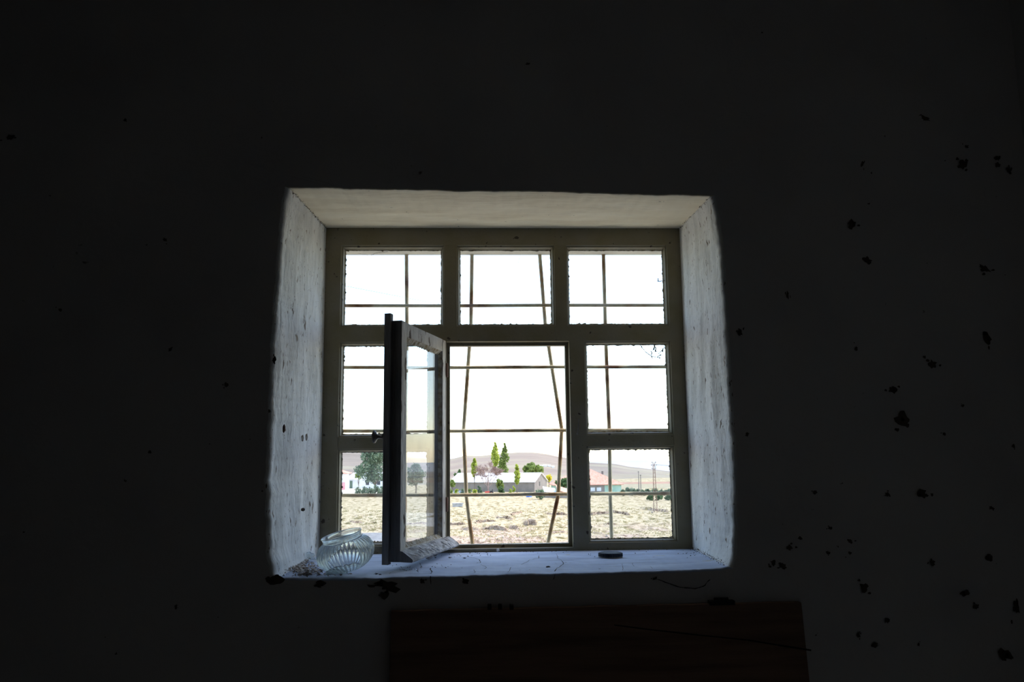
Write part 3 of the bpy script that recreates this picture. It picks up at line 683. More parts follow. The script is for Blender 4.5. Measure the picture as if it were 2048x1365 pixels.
def flakes(V, F, n, cx, cy, sx, sy, s0, s1, hmax):
    for k in range(n):
        p = sillpt(random.gauss(cx, sx), random.gauss(cy, sy), 0)
        p.x = max(p.x, -.545); p.y = min(max(p.y, WY+.014), FY-.012)
        p.z += random.random()**2*hmax + .001; s = random.uniform(s0, s1)
        a = Vector((random.uniform(-1,1), random.uniform(-1,1), random.uniform(-.4,.5))).normalized()*s; b = a.cross(Vector((random.uniform(-.3,.3), random.uniform(-.3,.3), 1))).normalized()*s*random.uniform(.3,.7)
        c = Vector((0,0,-.0012)); k0 = len(V)
        q = [p-a-b, p+a-b, p+a*.7+b, p-a*.8+b]; V += q + [x+c for x in q]
        F += [(k0,k0+1,k0+2,k0+3),(k0+7,k0+6,k0+5,k0+4)] + [(k0+i, k0+4+i, k0+4+(i+1)%4, k0+(i+1)%4) for i in range(4)]
flakes(V, F, 260, 612, 1143, 17, 7, .002, .0065, .010); flakes(V, F, 70, 590, 1132, 9, 6, .0015, .004, .012); flakes(V, F, 40, 660, 1150, 20, 2, .002, .005, .004)
o = pymesh('dry_debris', V, F, MAT['debris']); tag(o, 'heap of dry plaster flakes and leaf crumbs in the left corner of the sill', 'debris', kind='stuff')
V, F = [], []
for (cx, cy, n, sx) in ((1390,1107,26,16),(1300,1101,10,24),(1080,1103,12,40),(900,1112,16,26),(960,1108,10,20),(812,1138,18,14),(880,1135,10,20),(1200,1112,10,14),(1440,1122,14,8)):
    flakes(V, F, n, cx, cy, sx, 3, .0008, .0024, .001)
o = pymesh('sill_grit', V, F, MAT['chip']); tag(o, 'dark grit and specks of plaster scattered over the sill', 'grit', kind='stuff')

def insect(px, py, L_, rz, label):
    p = sillpt(px, py, .0); t = thing('dead_fly', p, label, 'insect', 'dead flies on the sill', rz)
    bm = bmesh.new()
    for (x, r) in ((-.30,.17),(.0,.22),(.32,.17)):
        mt_ = Matrix.Translation((x*L_, 0, r*L_)) @ Matrix.Diagonal((1.35,1,.9,1)); bmesh.ops.create_icosphere(bm, subdivisions=2, radius=r*L_, matrix=mt_)
    for s in (-1, 1):
        for k in (-.15, .05, .22):
            tube(bm, [(k*L_, s*.1*L_, .2*L_), (k*L_*1.5, s*.4*L_, .4*L_), (k*L_*2.2, s*.62*L_, .01*L_)], .025*L_, 5)
    bmobj('fly_body', bm, MAT['insect'], t, smooth=True)
    V = [Vector((.05,.0,.36)),Vector((-.55,.35,.30)),Vector((-.7,.15,.30)),Vector((.05,0,.36)),Vector((-.55,-.35,.30)),Vector((-.7,-.15,.30))]
    pymesh('wing', [v*L_ for v in V[:3]], [(0,1,2)], MAT['insect'], t); pymesh('wing', [v*L_ for v in V[3:]], [(0,1,2)], MAT['insect'], t)
insect(1096, 1136, .012, .3, 'dead fly lying mid-sill between the two long cracks')
insect(900, 1117, .010, 1.4, 'dead fly lying just right of the sash foot')
insect(929, 1118, .009, -.6, 'dead fly beside the hooked crack near the frame')
insect(753, 1150, .011, 1.2, 'larger dead fly at the front edge left of the open sash')
insect(760, 1151, .007, .4, 'smaller dead fly at the front edge left of the open sash')
insect(973, 1106, .006, .4, 'tiny dead fly against the bottom rail of the frame')
insect(871, 1117, .006, 2.4, 'tiny dead fly beside the plaster lump under the sash')

# cobwebs on the glass
def webs(paths, label, extra=()):
    V, F = [], []
    for path, wd in paths:
        pts = [at(x, y, 3.026) for x, y in jag(path, 4, .8)]; ribbon(V, F, pts, wd, Vector((0,1,0)))
        for i in range(len(pts)-1):
            if wd > .0008 and random.random() < .5:
                blob(V, F, pts[i] + Vector((random.uniform(-1,1)*.002, -.001, random.uniform(-1,1)*.002)), Vector((1,0,0)), Vector((0,0,1)), random.uniform(.0008,.0028), random.uniform(.0008,.0024), 7, .5)
    o = pymesh('cobweb', V, F, MAT['web']); tag(o, label, 'cobweb', kind='stuff')
    bm = bmesh.new(); bm.from_mesh(o.data); bmesh.ops.solidify(bm, geom=bm.faces[:], thickness=.0006); bm.to_mesh(o.data); bm.free()
webs([([(1281,691),(1290,703),(1303,713),(1313,715)],.0013), ([(1303,712),(1303,706),(1302,702)],.0013), ([(1308,691),(1312,697),(1310,702),(1314,704)],.0022), ([(1310,690),(1307,699),(1309,700)],.002),
      ([(1329,692),(1326,700),(1323,703),(1318,706)],.0012), ([(1325,698),(1326,706)],.0012), ([(1313,715),(1320,717),(1322,722)],.0009), ([(1316,706),(1322,711),(1314,713),(1320,717)],.0012),
      ([(1303,714),(1305,717)],.0016)],
     'ragged dusty black cobweb in the top corner of the right middle pane')
webs([([(742,512),(750,507),(762,505),(776,504)],.0006), ([(716,507),(730,509),(740,513)],.0003)], 'thin sagging cobweb at the top of the upper left pane')
webs([([(1175,692),(1182,694),(1189,695),(1195,698)],.0007), ([(1036,520),(1037,526),(1040,512)],.0005)], 'faint cobweb threads near the tops of the middle and right panes')
bm = bmesh.new(); a = at(1316, 557, 3.028); b = at(1321, 563, 3.028)
tube(bm, [a, at(1316,563,3.026), b, at(1330,561,3.02)], [.0018,.0028,.0016,.0008], 7); o = bmobj('spider_egg', bm, MAT['web'], None, smooth=True)
tag(o, 'small dark cocoon hanging at the right edge of the upper right pane', 'cocoon')

# ================================================================== PANEL UNDER THE WINDOW
def PB(x, z): return Vector((x, WY - .030 - (.07*(Z0-.407-z)/.9), z))
bt = thing('wooden_panel', (.34, 2.30, 0), 'dark reddish brown wooden panel leaning on the wall below the window sill', 'wooden panel')
bl = Vector((.34, 2.30, 0))
bm = bmesh.new(); zt = Z0-.4075
NXB = 40
def topz(x): return zt - .001 + .003*(x-.34) + .0008*math.sin(x*40)
crack_pts = [at(1230,1253,2.35), at(1300,1262,2.35), at(1400,1273,2.35), at(1500,1283,2.35), at(1560,1293,2.35), at(1625,1303,2.35)]
vsF, vsB = [], []
for j, z in enumerate([0.002, .3, .6, None]):
    rowF, rowB = [], []
    for i in range(NXB+1):
        x = -.236 + (1.150)*i/NXB; zz = topz(x) if z is None else z
        xs = x + (.02*(1 if x > .34 else -.3)*max(0, (zt-zz)))*abs(x-.34)*1.6
        p = PB(xs, zz); rowF.append(bm.verts.new(p - bl)); rowB.append(bm.verts.new(p + Vector((0,.022,0)) - bl))
    vsF.append(rowF); vsB.append(rowB)
for j in range(3):
    for i in range(NXB):
        bm.faces.new((vsF[j][i], vsF[j][i+1], vsF[j+1][i+1], vsF[j+1][i])); bm.faces.new((vsB[j][i+1], vsB[j][i], vsB[j+1][i], vsB[j+1][i+1]))
    bm.faces.new((vsF[j][0], vsF[j+1][0], vsB[j+1][0], vsB[j][0])); bm.faces.new((vsF[j+1][-1], vsF[j][-1], vsB[j][-1], vsB[j+1][-1]))
for i in range(NXB): bm.faces.new((vsF[3][i], vsF[3][i+1], vsB[3][i+1], vsB[3][i])); bm.faces.new((vsF[0][i+1], vsF[0][i], vsB[0][i], vsB[0][i+1]))
bmobj('panel_board', bm, MAT['boardwood'], bt)
V, F = [], []
ribbon(V, F, [PB(p.x, p.z) + Vector((0,-.0012,0)) - bl for p in crack_pts], .0024, Vector((0,1,0)))
pymesh('wood_split', V, F, MAT['crack'], bt)
for px in (979, 1000, 1023):
    p = at(px, 1212, 2.375); bm = bmesh.new(); box(bm, (p.x-.0055, 2.366, topz(p.x)-.002), (p.x+.0055, 2.384, topz(p.x)+.0115))
    bmesh.ops.translate(bm, verts=bm.verts[:], vec=-bl); bmobj('iron_staple', bm, MAT['tyre'], bt, bevel=.0015)
p = at(1442, 1197, 2.375); bm = bmesh.new()
box(bm, (p.x-.036, 2.362, topz(p.x)-.003), (p.x+.036, 2.386, topz(p.x)+.009)); tube(bm, [(p.x-.020, 2.374, topz(p.x)+.012), (p.x+.020, 2.374, topz(p.x)+.012)], .005, 10)
bmesh.ops.translate(bm, verts=bm.verts[:], vec=-bl); bmobj('hinge_plate', bm, MAT['tyre'], bt, bevel=.001)

# ================================================================== OUTSIDE
# ---- ground: slope below the house, gully floor, eroded bank, field with the village
PROF = [(3.1,-1.7),(8,-2.6),(20,-4.6),(45,-7.4),(68,-8.7),(80,-8.95),(90,-9.0),(100,-8.82),(112,-8.5),(126,-8.2),(150,-7.95),(205,-7.6),(255,-7.35),(500,-7.35)]
def prof(y):
    for (a, za), (b, zb) in zip(PROF, PROF[1:]):
        if y <= b: return za + (zb-za)*(y-a)/(b-a)
    return -7.35
def px2ground(px, py):
    y = 100.0
    for _ in range(40):
        z = at(px, py, y).z - EYE.z; y += (y*prof(y)/z - y)*.5
    return at(px, py, y).x, y
# eroded ledges of the bank: left end, right end (measured), height in metres
LEDGES = [(890,936,1051,1052,.7),(918,962,1061,1063,.7),(944,998,1050,1046,.9),(990,1030,1035,1042,.8),(962,1020,1057,1065,1.0),(1008,1047,1034,1026,.7),(1056,1084,1020,1020,.5),
          (1088,1142,1027,1030,.7),(1049,1076,1051,1052,1.3),(1018,1040,1054,1060,.8),(1174,1224,1032,1027,.8),(1220,1264,1027,1031,.8),(1283,1344,1020,1026,.9),(1203,1238,1052,1053,.5),
          (1240,1264,1012,1014,.4),(690,765,1044,1049,.3),(700,770,1033,1035,.25),(800,880,1048,1052,.5),(1100,1150,1068,1064,.4),(1180,1215,1066,1070,.4)]
LG = []
for (a, b, ya, yb, h) in LEDGES:
    (xa, Ya), (xb, Yb) = px2ground(a, ya), px2ground(b, yb); LG.append((xa, Ya, xb, Yb, h*.72))
def sstep(t): t = max(0, min(1, t)); return t*t*(3-2*t)
def ledge(x, y):
    """height added by the ledges and how far their lips hang over"""
    z = 0; sh = 0
    if not 84 < y < 140: return 0, 0
    for (xa, Ya, xb, Yb, h) in LG:
        if not xa < x < xb: continue
        u = (x-xa)/(xb-xa); yb = Ya + (Yb-Ya)*u + 1.5*nz((x*.4, Ya, 0), 1, 5) + .5*nz((x*2.2, Ya, 0), 1, 3)
        win = sstep(u*5)*sstep((1-u)*5)*(.75+.5*nz((x*.9, Ya, 3), 1, 3)); d = y-yb
        if d < -1.2: continue
        H1 = max(0, h*win); z = max(z, H1*sstep((d+.10)/.22)*math.exp(-max(0, d)/4.5)) if d > -.2 else z
        if -.2 < d < 1.4: sh = max(sh, .75*H1*sstep((d+.1)/.2)*(1-sstep(d/1.4)))
        if -1.2 < d <= -.1: z = min(z, -.12*H1*sstep((d+1.2)/.8)) if z <= 0 else z
    return z, sh
def ground_z(x, y):
    """height relative to eye level"""
    z = prof(y)
    if y > 80:
        grey_strip = (1/(1+math.exp((x+9.5)*1.2)))*(1 if 92 < y < 108 else 0)
        a = sstep((y-80)/6)*(1-sstep((y-118)/20))
        z += a*(1-grey_strip)*(.20*nz((x*.35, y*.35, 0), 1, 4) + .22*nz((x*.12, y*.2, 4), 1, 2)) + ledge(x, y)[0]*(1-grey_strip)
    z += .05*nz((x*.5, y*.5, 2), 1, 3)
    return z
def gz(x, y): return Z0 + ground_z(x, y)
def grid(name, xs, ys, fn, mat, parent=None, smooth=True):
    V = [Vector((x, y, fn(x, y))) for y in ys for x in xs]; n = len(xs); F = []
    for j in range(len(ys)-1):
        for i in range(n-1): a = j*n+i; F.append((a, a+1, a+n+1, a+n))
    return pymesh(name, V, F, mat, parent, smooth)
def frange(a, b, n): return [a + (b-a)*i/n for i in range(n+1)]
xs = [-400,-300,-200,-140,-100,-75,-58,-46,-38] + frange(-32, 46, 320) + [52,60,72,90,115,150,210,300,400]
ys = frange(3.1, 76, 50) + frange(77, 86, 20) + frange(86.2, 132, 330) + frange(133, 260, 60) + [280, 320, 400]
ZONES = [('grey_strip', 'grey_ground', lambda x, y: x < -9.8+.5*nz((y,0,0),.6,2) and 95.4+.3*nz((x,0,0),.5,3) < y < 104.5+.25*nz((x,3,0),.5,3)),  # first zone: level grey strip of ground on the left
         ('dirt_track', 'track', lambda x, y: x > 11 and 83.5+.25*(x-14)+.5*nz((x,0,0),.4,3) < y < 87.5+.40*(x-14)+.6*nz((x,3,0),.5,3)),
         ('farm_yard', 'track', lambda x, y: x < -24 and 190+1.5*nz((x,1,0),.2,3) < y < 236),
         ('stubble_field', 'stubble', lambda x, y: x > 24 and 212 < y < 243), ('ploughed_field', 'redearth', lambda x, y: x > 22 and 243 <= y < 259)]
V, nrow = [], len(xs); FZ = {None: []}
for z_ in ZONES: FZ[z_[0]] = []
for y in ys:
    for x in xs:
        z = gz(x, y); sh = ledge(x, y)[1] if 84 < y < 140 else 0
        V.append(Vector((x, y - sh, z - .12*sh)))
for j in range(len(ys)-1):
    for i in range(nrow-1):
        a = j*nrow+i; cx, cy = (xs[i]+xs[i+1])/2, (ys[j]+ys[j+1])/2
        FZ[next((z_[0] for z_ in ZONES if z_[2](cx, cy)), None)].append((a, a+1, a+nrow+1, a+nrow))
def submesh(name, V, F, mat):
    ids = sorted({i for f in F for i in f}); mp = {k: n for n, k in enumerate(ids)}
    return struct(pymesh(name, [V[i] for i in ids], [tuple(mp[i] for i in f) for f in F], mat, smooth=True))
submesh('ground', V, FZ[None], MAT['ground'])
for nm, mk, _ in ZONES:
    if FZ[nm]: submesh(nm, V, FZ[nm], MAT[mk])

# ---- hills
def hor(px): return 920.2 - (px-1024)*math.tan(rad(.634))
RIDGE = [(380,880),(520,890),(600,896),(680,902),(760,906),(830,916),(890,920),(905,918),(930,912),(960,912.5),(985,910),(1010,907),(1040,905.5),(1068,906),(1090,909),(1115,914),(1140,918),(1170,925.5),
         (1222,928),(1263,935),(1311,940),(1342,944.5),(1420,949),(1700,955)]
def ridge(px):
    for (a, pa), (b, pb) in zip(RIDGE, RIDGE[1:]):
        if px <= b: t = max(0, (px-a)/(b-a)); t = t*t*(3-2*t)*.5+t*.5; return pa+(pb-pa)*t
    return RIDGE[-1][1]
YC = 480.0
def hill_z(x, y):
    px = 1024 + FPX*(x/y - math.tan(YAW))      # azimuth of this bit of hill, as a scale along the ridge profile
    crest = max(-7.6, (hor(px)-ridge(px))/FPX*YC)
    t = max(0, (y-258)/(YC-258))
    base = -7.4
    z = base + (crest-base)*(min(t,1)**1.15) + .9*nz((x*.012, y*.02, 1), 1, 4)*min(1, t*4)*(1-min(1,t))*2
    if t > 1: z = crest - (t-1)*8
    return Z0 + z
xs = frange(-330, 330, 260); ys = frange(256, YC, 70) + [500, 540, 600, 700]
hl = struct(grid('hill', xs, ys, hill_z, MAT['hill']))
# far mountains
def mtn_z(x, y):
    px = 1024 + FPX*(x/y - math.tan(YAW)); h = 0
    P = [(300,915),(600,912),(840,903),(880,904),(900,909),(935,917),(980,922),(1080,922),(1140,925),(1180,924),(1240,921),(1290,922),(1345,924),(1450,918),(1700,914)]
    r = P[-1][1]
    for (a, pa), (b, pb) in zip(P, P[1:]):
        if px <= b: r = pa+(pb-pa)*max(0, (px-a)/(b-a)); break
    t = min(1, max(0, (y-2300)/900)); return Z0 + -60 + ((hor(px)-r)/FPX*3200+60)*t + 3*nz((x*.004, y*.004, 0), 1, 4)*t
struct(grid('mountain', frange(-2600, 2600, 200), frange(2300, 3200, 14) + [3600], mtn_z, MAT['mountain']))
# dirt road climbing across the left hill
V, F = [], []
for i in range(41):
    x = -150 + 65*i/40; 
    for k in range(2):
        y = 372 + .05*(x+110) + 5*k; V.append(Vector((x, y, hill_z(x, y)+.5)))
for i in range(40): F.append((2*i, 2*i+2, 2*i+3, 2*i+1))
struct(pymesh('hill_track', V, F, MAT['track']))

# ---- plants
def leaves(V, F, pts, size, up=.4):
    for p in pts:
        s = size*random.uniform(.6, 1.3)
        n = Vector((random.gauss(0,1), random.gauss(0,1), random.gauss(0,1)+up)).normalized()
        a = n.orthogonal().normalized(); a = Matrix.Rotation(random.uniform(0, 2*PI), 3, n) @ a; b = n.cross(a)
        k = len(V); V += [p - a*s, p - b*s*.6, p + a*s, p + b*s*.6]; F.append((k, k+1, k+2, k+3))
def in_clumps(centres, n, r, sq=1):
    out = []
    for _ in range(n):
        c, rr = random.choice(centres); d = Vector((random.gauss(0,1), random.gauss(0,1), random.gauss(0,1)*sq)).normalized()
        out.append(c + d*rr*r*random.uniform(.35, 1)**.5)
    return out
def tree(name, px, ptop, pbot, pbase, wpx, Y, shape, mat, n, size, label, cat='tree', group=None, trunk=.16, forks=4, bark='bark'):
    """crown from ptop to pbot, trunk down to the ground at depth Y"""
    g = at(px, pbase, Y); base = Vector((g.x, Y, gz(g.x, Y)-.05)); s = Y/FPX
    zt = at(px, ptop, Y).z - base.z; zb = at(px, pbot, Y).z - base.z; W = wpx*s/2
    t = thing(name, base, label, cat, group)
    cl = []; H_ = zt - zb
    if shape == 'poplar':
        for k in range(26):
            q = (k+.5)/26; prof = min(1, (1-q)*2.3)**.8*min(1, .45+q*2.2); rr = W*prof
            a = random.uniform(0, 2*PI); cl.append((Vector((math.cos(a)*rr*.45, math.sin(a)*rr*.45, zb+q*H_*.97)), max(.18, rr*.62)))
    elif shape == 'round':
        for k in range(34):
            d = Vector((random.gauss(0,1), random.gauss(0,1), random.gauss(0,1))).normalized()*random.uniform(.35, .8)
            cl.append((Vector((d.x*W, d.y*W, (zt+zb)/2 + d.z*H_/2)), min(W, H_/2)*random.uniform(.28, .42)))
    elif shape == 'tall':
        for k in range(60):
            q = random.random(); prof = min(1, .6+q*1.6)*min(1, (1-q)*3.2+.35); a = random.uniform(0, 2*PI); r = random.uniform(.1,.8)*W*prof
            cl.append((Vector((math.cos(a)*r, math.sin(a)*r, zb+q*H_*.95)), W*random.uniform(.2,.32)))
    pts = []
    V, F = [], []; 
    if shape == 'bare':
        bm = bmesh.new()
        def branch(p, d, L_, r, lv):
            q = p + d*L_; tube(bm, [p, p.lerp(q,.5)+Vector((random.uniform(-1,1),random.uniform(-1,1),0))*L_*.05, q], [r, r*.8, r*.6], 5, caps=False)
            if lv == 0: return
            for _ in range(3 if lv > 1 else 4):
                nd_ = (d + Vector((random.gauss(0,.42), random.gauss(0,.42), random.gauss(.05,.22)))).normalized()
                branch(p.lerp(q, random.uniform(.55,1)), nd_, L_*random.uniform(.55,.9), r*.5, lv-1)
        tips = []
        def fan(p, d, L_, r, lv):
            q = p + d*L_; tube(bm, [p, p.lerp(q,.5)+Vector((random.uniform(-1,1),random.uniform(-1,1),0))*L_*.06, q], [r, r*.85, r*.7], 5 if lv > 1 else 3, caps=False)
            if lv == 0: return
            for _ in range(3 if lv > 2 else 4):
                e = (d + Vector((random.gauss(0,.38), random.gauss(0,.38), random.gauss(.02,.2)))).normalized()
                fan(p.lerp(q, random.uniform(.6,1)), e, L_*random.uniform(.55,.85), max(.021, r*.55), lv-1)
        for q_ in range(7):
            a_ = q_*2.4; tl_ = .25 + .09*q_
            d = Vector((math.cos(a_)*tl_*1.35, math.sin(a_)*tl_, 1)).normalized(); fan(Vector((0,0,zt*(.18+.03*(6-q_)))), d, zt*.27, .07, 5)
        bmobj('branches', bm, MAT['twig'], t)
    else:
        leaves(V, F, in_clumps(cl, n, 1.0), size)
        pymesh('crown', V, F, MAT[mat], t)
    bm = bmesh.new(); tube(bm, [(0,0,0),(trunk*.3,0,max(.4,zb*.6)),(0,0,max(.8, zb+.15*H_))], [trunk, trunk*.8, trunk*.5], 7)
    if shape != 'bare':
        for k in range(forks):
            a = 2*PI*k/forks + random.random(); tube(bm, [(0,0,zb*.55), (math.cos(a)*W*.4, math.sin(a)*W*.4, zb+.35*H_)], [trunk*.5, trunk*.15], 5)
    bmobj('trunk', bm, MAT[bark], t); return t
tree('poplar', 991, 884, 934, 984, 17, 228, 'poplar', 'leaf_yellow', 1500, .26, 'tall yellow-green poplar, left of the two tallest behind the bare tree', group=None)
tree('poplar', 1010, 885, 955, 984, 19, 230, 'poplar', 'leaf_green', 2000, .26, 'tallest darker green poplar rising behind the middle of the long white roof')
tree("poplar", 1001, 916, 952, 985, 13, 238, 'poplar', 'leaf_green', 1000, .25, 'shorter green poplar squeezed between the two tallest poplars')
tree('poplar', 1000, 950, 982, 987, 17, 193, 'round', 'leaf_green', 900, .24, 'leafy green tree in front of the barn beside the bare tree', trunk=.1)
tree('poplar', 949, 917, 952, 984, 14, 194, 'poplar', 'leaf_yellow', 1100, .25, 'slim yellow-green poplar before the left half of the white roof', trunk=.1)
tree('poplar', 1034, 929, 968, 985, 13, 194, 'poplar', 'leaf_yellow', 1200, .25, 'slim bright poplar standing before the right half of the white roof', trunk=.1)
tree('bare_tree', 976, 928, 960, 985, 50, 190, 'bare', 'twig', 0, 0, 'leafless pinkish bare tree standing before the barn above the red tractor', trunk=.2, bark='twig')
tree('broad_tree', 1065, 925, 955, 984, 48, 228, 'round', 'leaf_green', 2600, .3, 'broad round green tree behind the right end of the white roof', trunk=.3)
tree('small_tree', 1098, 949, 964, 980, 15, 224, 'round', 'leaf_gold', 420, .25, 'small golden yellow tree behind the barn gable', trunk=.1)
tree('broad_tree', 1128, 957, 977, 989, 36, 181, 'round', 'leaf_dark', 1500, .28, 'dark green bushy tree behind the low sheds, right of the barn', trunk=.25)
tree('small_tree', 905, 960, 975, 984, 14, 186, 'round', 'leaf_green', 460, .22, 'small round green sapling on a thin trunk at the left end of the barn', trunk=.07)
tree('conifer', 919, 940, 953, 968, 8, 240, 'poplar', 'leaf_dark', 420, .25, 'little dark conifer on the slope behind the left end of the barn', trunk=.08)
tree('conifer', 911, 946, 955, 968, 7, 244, 'round', 'leaf_dark', 240, .25, 'low dark shrub tree left of the little dark conifer', trunk=.08)
tree('willow', 750, 892, 960, 982, 82, 196, 'tall', 'leaf_grey', 6500, .24, 'large grey-green tree standing before the white farmhouse on the left', trunk=.22, forks=7)
tree('willow', 832, 930, 966, 982, 44, 200, 'tall', 'leaf_grey', 2400, .27, 'grey-green tree seen through the open casement glass', trunk=.2, forks=6)
tree('small_tree', 717, 945, 960, 974, 16, 205, 'round', 'leaf_green', 460, .24, 'small rounded tree at the left edge of the large grey-green tree', trunk=.09)
tree('shrub', 878, 905, 972, 984, 16, 198, 'poplar', 'leaf_dark', 900, .27, 'dark narrow tree seen at the hinge side of the open casement', trunk=.1)
def bush(px, ptop, pbase, wpx, Y, mat, n, size, label, group=None, cat='bush', name='bush'):
    g = at(px, pbase, Y); base = Vector((g.x, Y, gz(g.x, Y)-.03)); s = Y/FPX; W = wpx*s/2; h = max(.4, at(px, ptop, Y).z-base.z)
    cl = [(Vector((random.uniform(-.6,.6)*W, random.uniform(-.6,.6)*W, random.uniform(.2,.72)*h)), min(h*.30, W*.34)) for _ in range(16)]
    V, F = [], []; leaves(V, F, in_clumps(cl, n, 1.0), size); o = pymesh(name, V, F, MAT[mat]); o.location = base
    return tag(o, label, cat, group)
bush(1080, 974, 989, 26, 166, 'leaf_grey', 700, .2, 'grey-green bush before the right gable of the barn')
bush(1003, 968, 987, 14, 186, 'leaf_dark', 500, .22, 'dark green bush right of the red tractor')
bush(1021, 975, 987, 6, 184, 'leaf_yellow', 160, .18, 'little yellow-green bush before the middle of the barn wall')
bush(1028, 965, 986, 6, 188, 'leaf_yellow', 200, .2, 'upright yellow-green bush left of the right-hand slim poplar')
bush(958, 966, 985, 10, 188, 'leaf_grey', 260, .2, 'sparse olive bush between the slim poplar and the bare tree')
for i, (px, pt, wd_, lb) in enumerate([(900,974,12,'patch of green plants at the far left of the barn garden'),(914,975,11,'green plants below the small round sapling'),(926,974,12,'bright green plants before the left barn wall'),
        (938,976,12,'low green plants right of the bent iron bar'),(950,975,11,'green plants at the foot of the slim left poplar'),(962,978,9,'faint green plants left of the bare tree')]):
    bush(px, pt, 986, wd_, 182 + 4*(i%2), ('leaf_green','leaf_yellow','leaf_grey')[i%3], 260, .16, lb, 'garden plants before the barn', 'plant', 'garden_plant')
for i, (px, wd_, pt) in enumerate([(716,16,971),(728,18,969),(741,18,970),(753,18,966),(764,20,968),(780,22,970)]):
    bush(px, pt, 984, wd_, 184 + 4.5*(i%2), 'leaf_grey', 320, .2, ['low shrub at the left end of the row under the large tree','second low shrub from the left under the large tree','low shrub beside the trunk of the large tree',
        'taller shrub right of the trunk of the large tree','shrub nearest the dark casement edge under the large tree','shrub hidden behind the casement stile under the large tree'][i], 'shrubs under the large tree')
HB = [(1247,977,14),(1258,973,20),(1268,974,14),(1276,977,12),(1287,976,14),(1296,976,12),(1310,974,18),(1322,978,14),(1334,976,16),(1345,976,16)]
for i, (px, pt, wd_) in enumerate(HB):
    bush(px, pt, 990, wd_, 174 + 7*(i%2), 'leaf_grey', 380, .2, ['bush touching the right wall of the green house','large rounded bush right of the green house','bush left of the two thin poles','low bush at the foot of the thin poles',
        'bush just right of the thin poles','low bush between the thin poles and the pylon','bush behind the lattice pylon','bush just right of the lattice pylon','second bush right of the lattice pylon','bush at the right edge of the lower right pane'][i], 'bushes along the field edge')
for i, (px, wd_) in enumerate([(1300,22),(1318,24),(1336,24)]):
    bush(px, 988, 998, wd_-6, 157, 'leaf_dark', 380, .2, ['dark low hedge left of the lattice pylon','dark low hedge behind the lattice pylon','dark low hedge right of the lattice pylon'][i], 'dark hedge in the field', 'hedge', 'hedge')
bush(922, 911, 915, 5, 470, 'leaf_dark', 60, .5, 'tiny dark bush on the skyline of the left hill')

# dry grass tufts on the bank and field
V, F = [], []
for k in range(9000):
    y = 82 + 62*random.random()**1.5; x = y*math.tan(YAW) + (random.uniform(-352, 330)/FPX)*y
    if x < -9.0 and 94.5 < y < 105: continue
    if abs(ledge(x, y)[0]) > .25: continue
    if x > 12 and 84+.25*(x-14) < y < 87+.36*(x-14): continue
    if nz((x*.12, y*.2, 6), 1, 3) < -.05: continue
    p = Vector((x, y, gz(x, y)-.02)); h = random.uniform(.05,.16)
    for _ in range(2):
        a = random.uniform(0, PI); d = Vector((math.cos(a), math.sin(a), 0))*random.uniform(.03,.10); l = Vector((random.uniform(-.1,.1), random.uniform(-.1,.1), h))
        k0 = len(V); V += [p-d, p+d, p+d*.7+l, p-d*.5+l]; F.append((k0, k0+1, k0+2, k0+3))
o = pymesh('dry_grass', V, F, MAT['straw']); tag(o, 'short dry yellow grass growing on the bank and the field', 'grass', kind='stuff')
# loose rocks on the bank
for i, (px, py, Y, r) in enumerate([(977,1049,99,.15),(1006,1058,97,.13),(1093,1050,99,.15),(1120,1047,99,.13),(1214,1062,96,.16),(1305,1024,126,.2),(940,1056,97,.13),(1040,1061,96,.12)]):
    p = at(px, py, Y); bm = bmesh.new(); bmesh.ops.create_icosphere(bm, subdivisions=2, radius=r)
    for v in bm.verts: v.co *= 1+.3*nz(v.co+Vector((i,0,0)), 3, 2)
    o = bmobj('rock', bm, MAT['rockm']); o.location = (p.x, Y, gz(p.x, Y)+r*.3)
    tag(o, ['pale rock on the bank below the bare tree','pale rock on the bank below the barn middle','pale rock on the bank below the barn gable','rock on the bank beside the right bent bar','rock on the slope behind the right iron bar',
            'rock at the foot of the lattice pylon','pale rock on the bank beside the left bent bar','pale rock low on the bank at the centre'][i], 'rock', 'rocks on the bank')

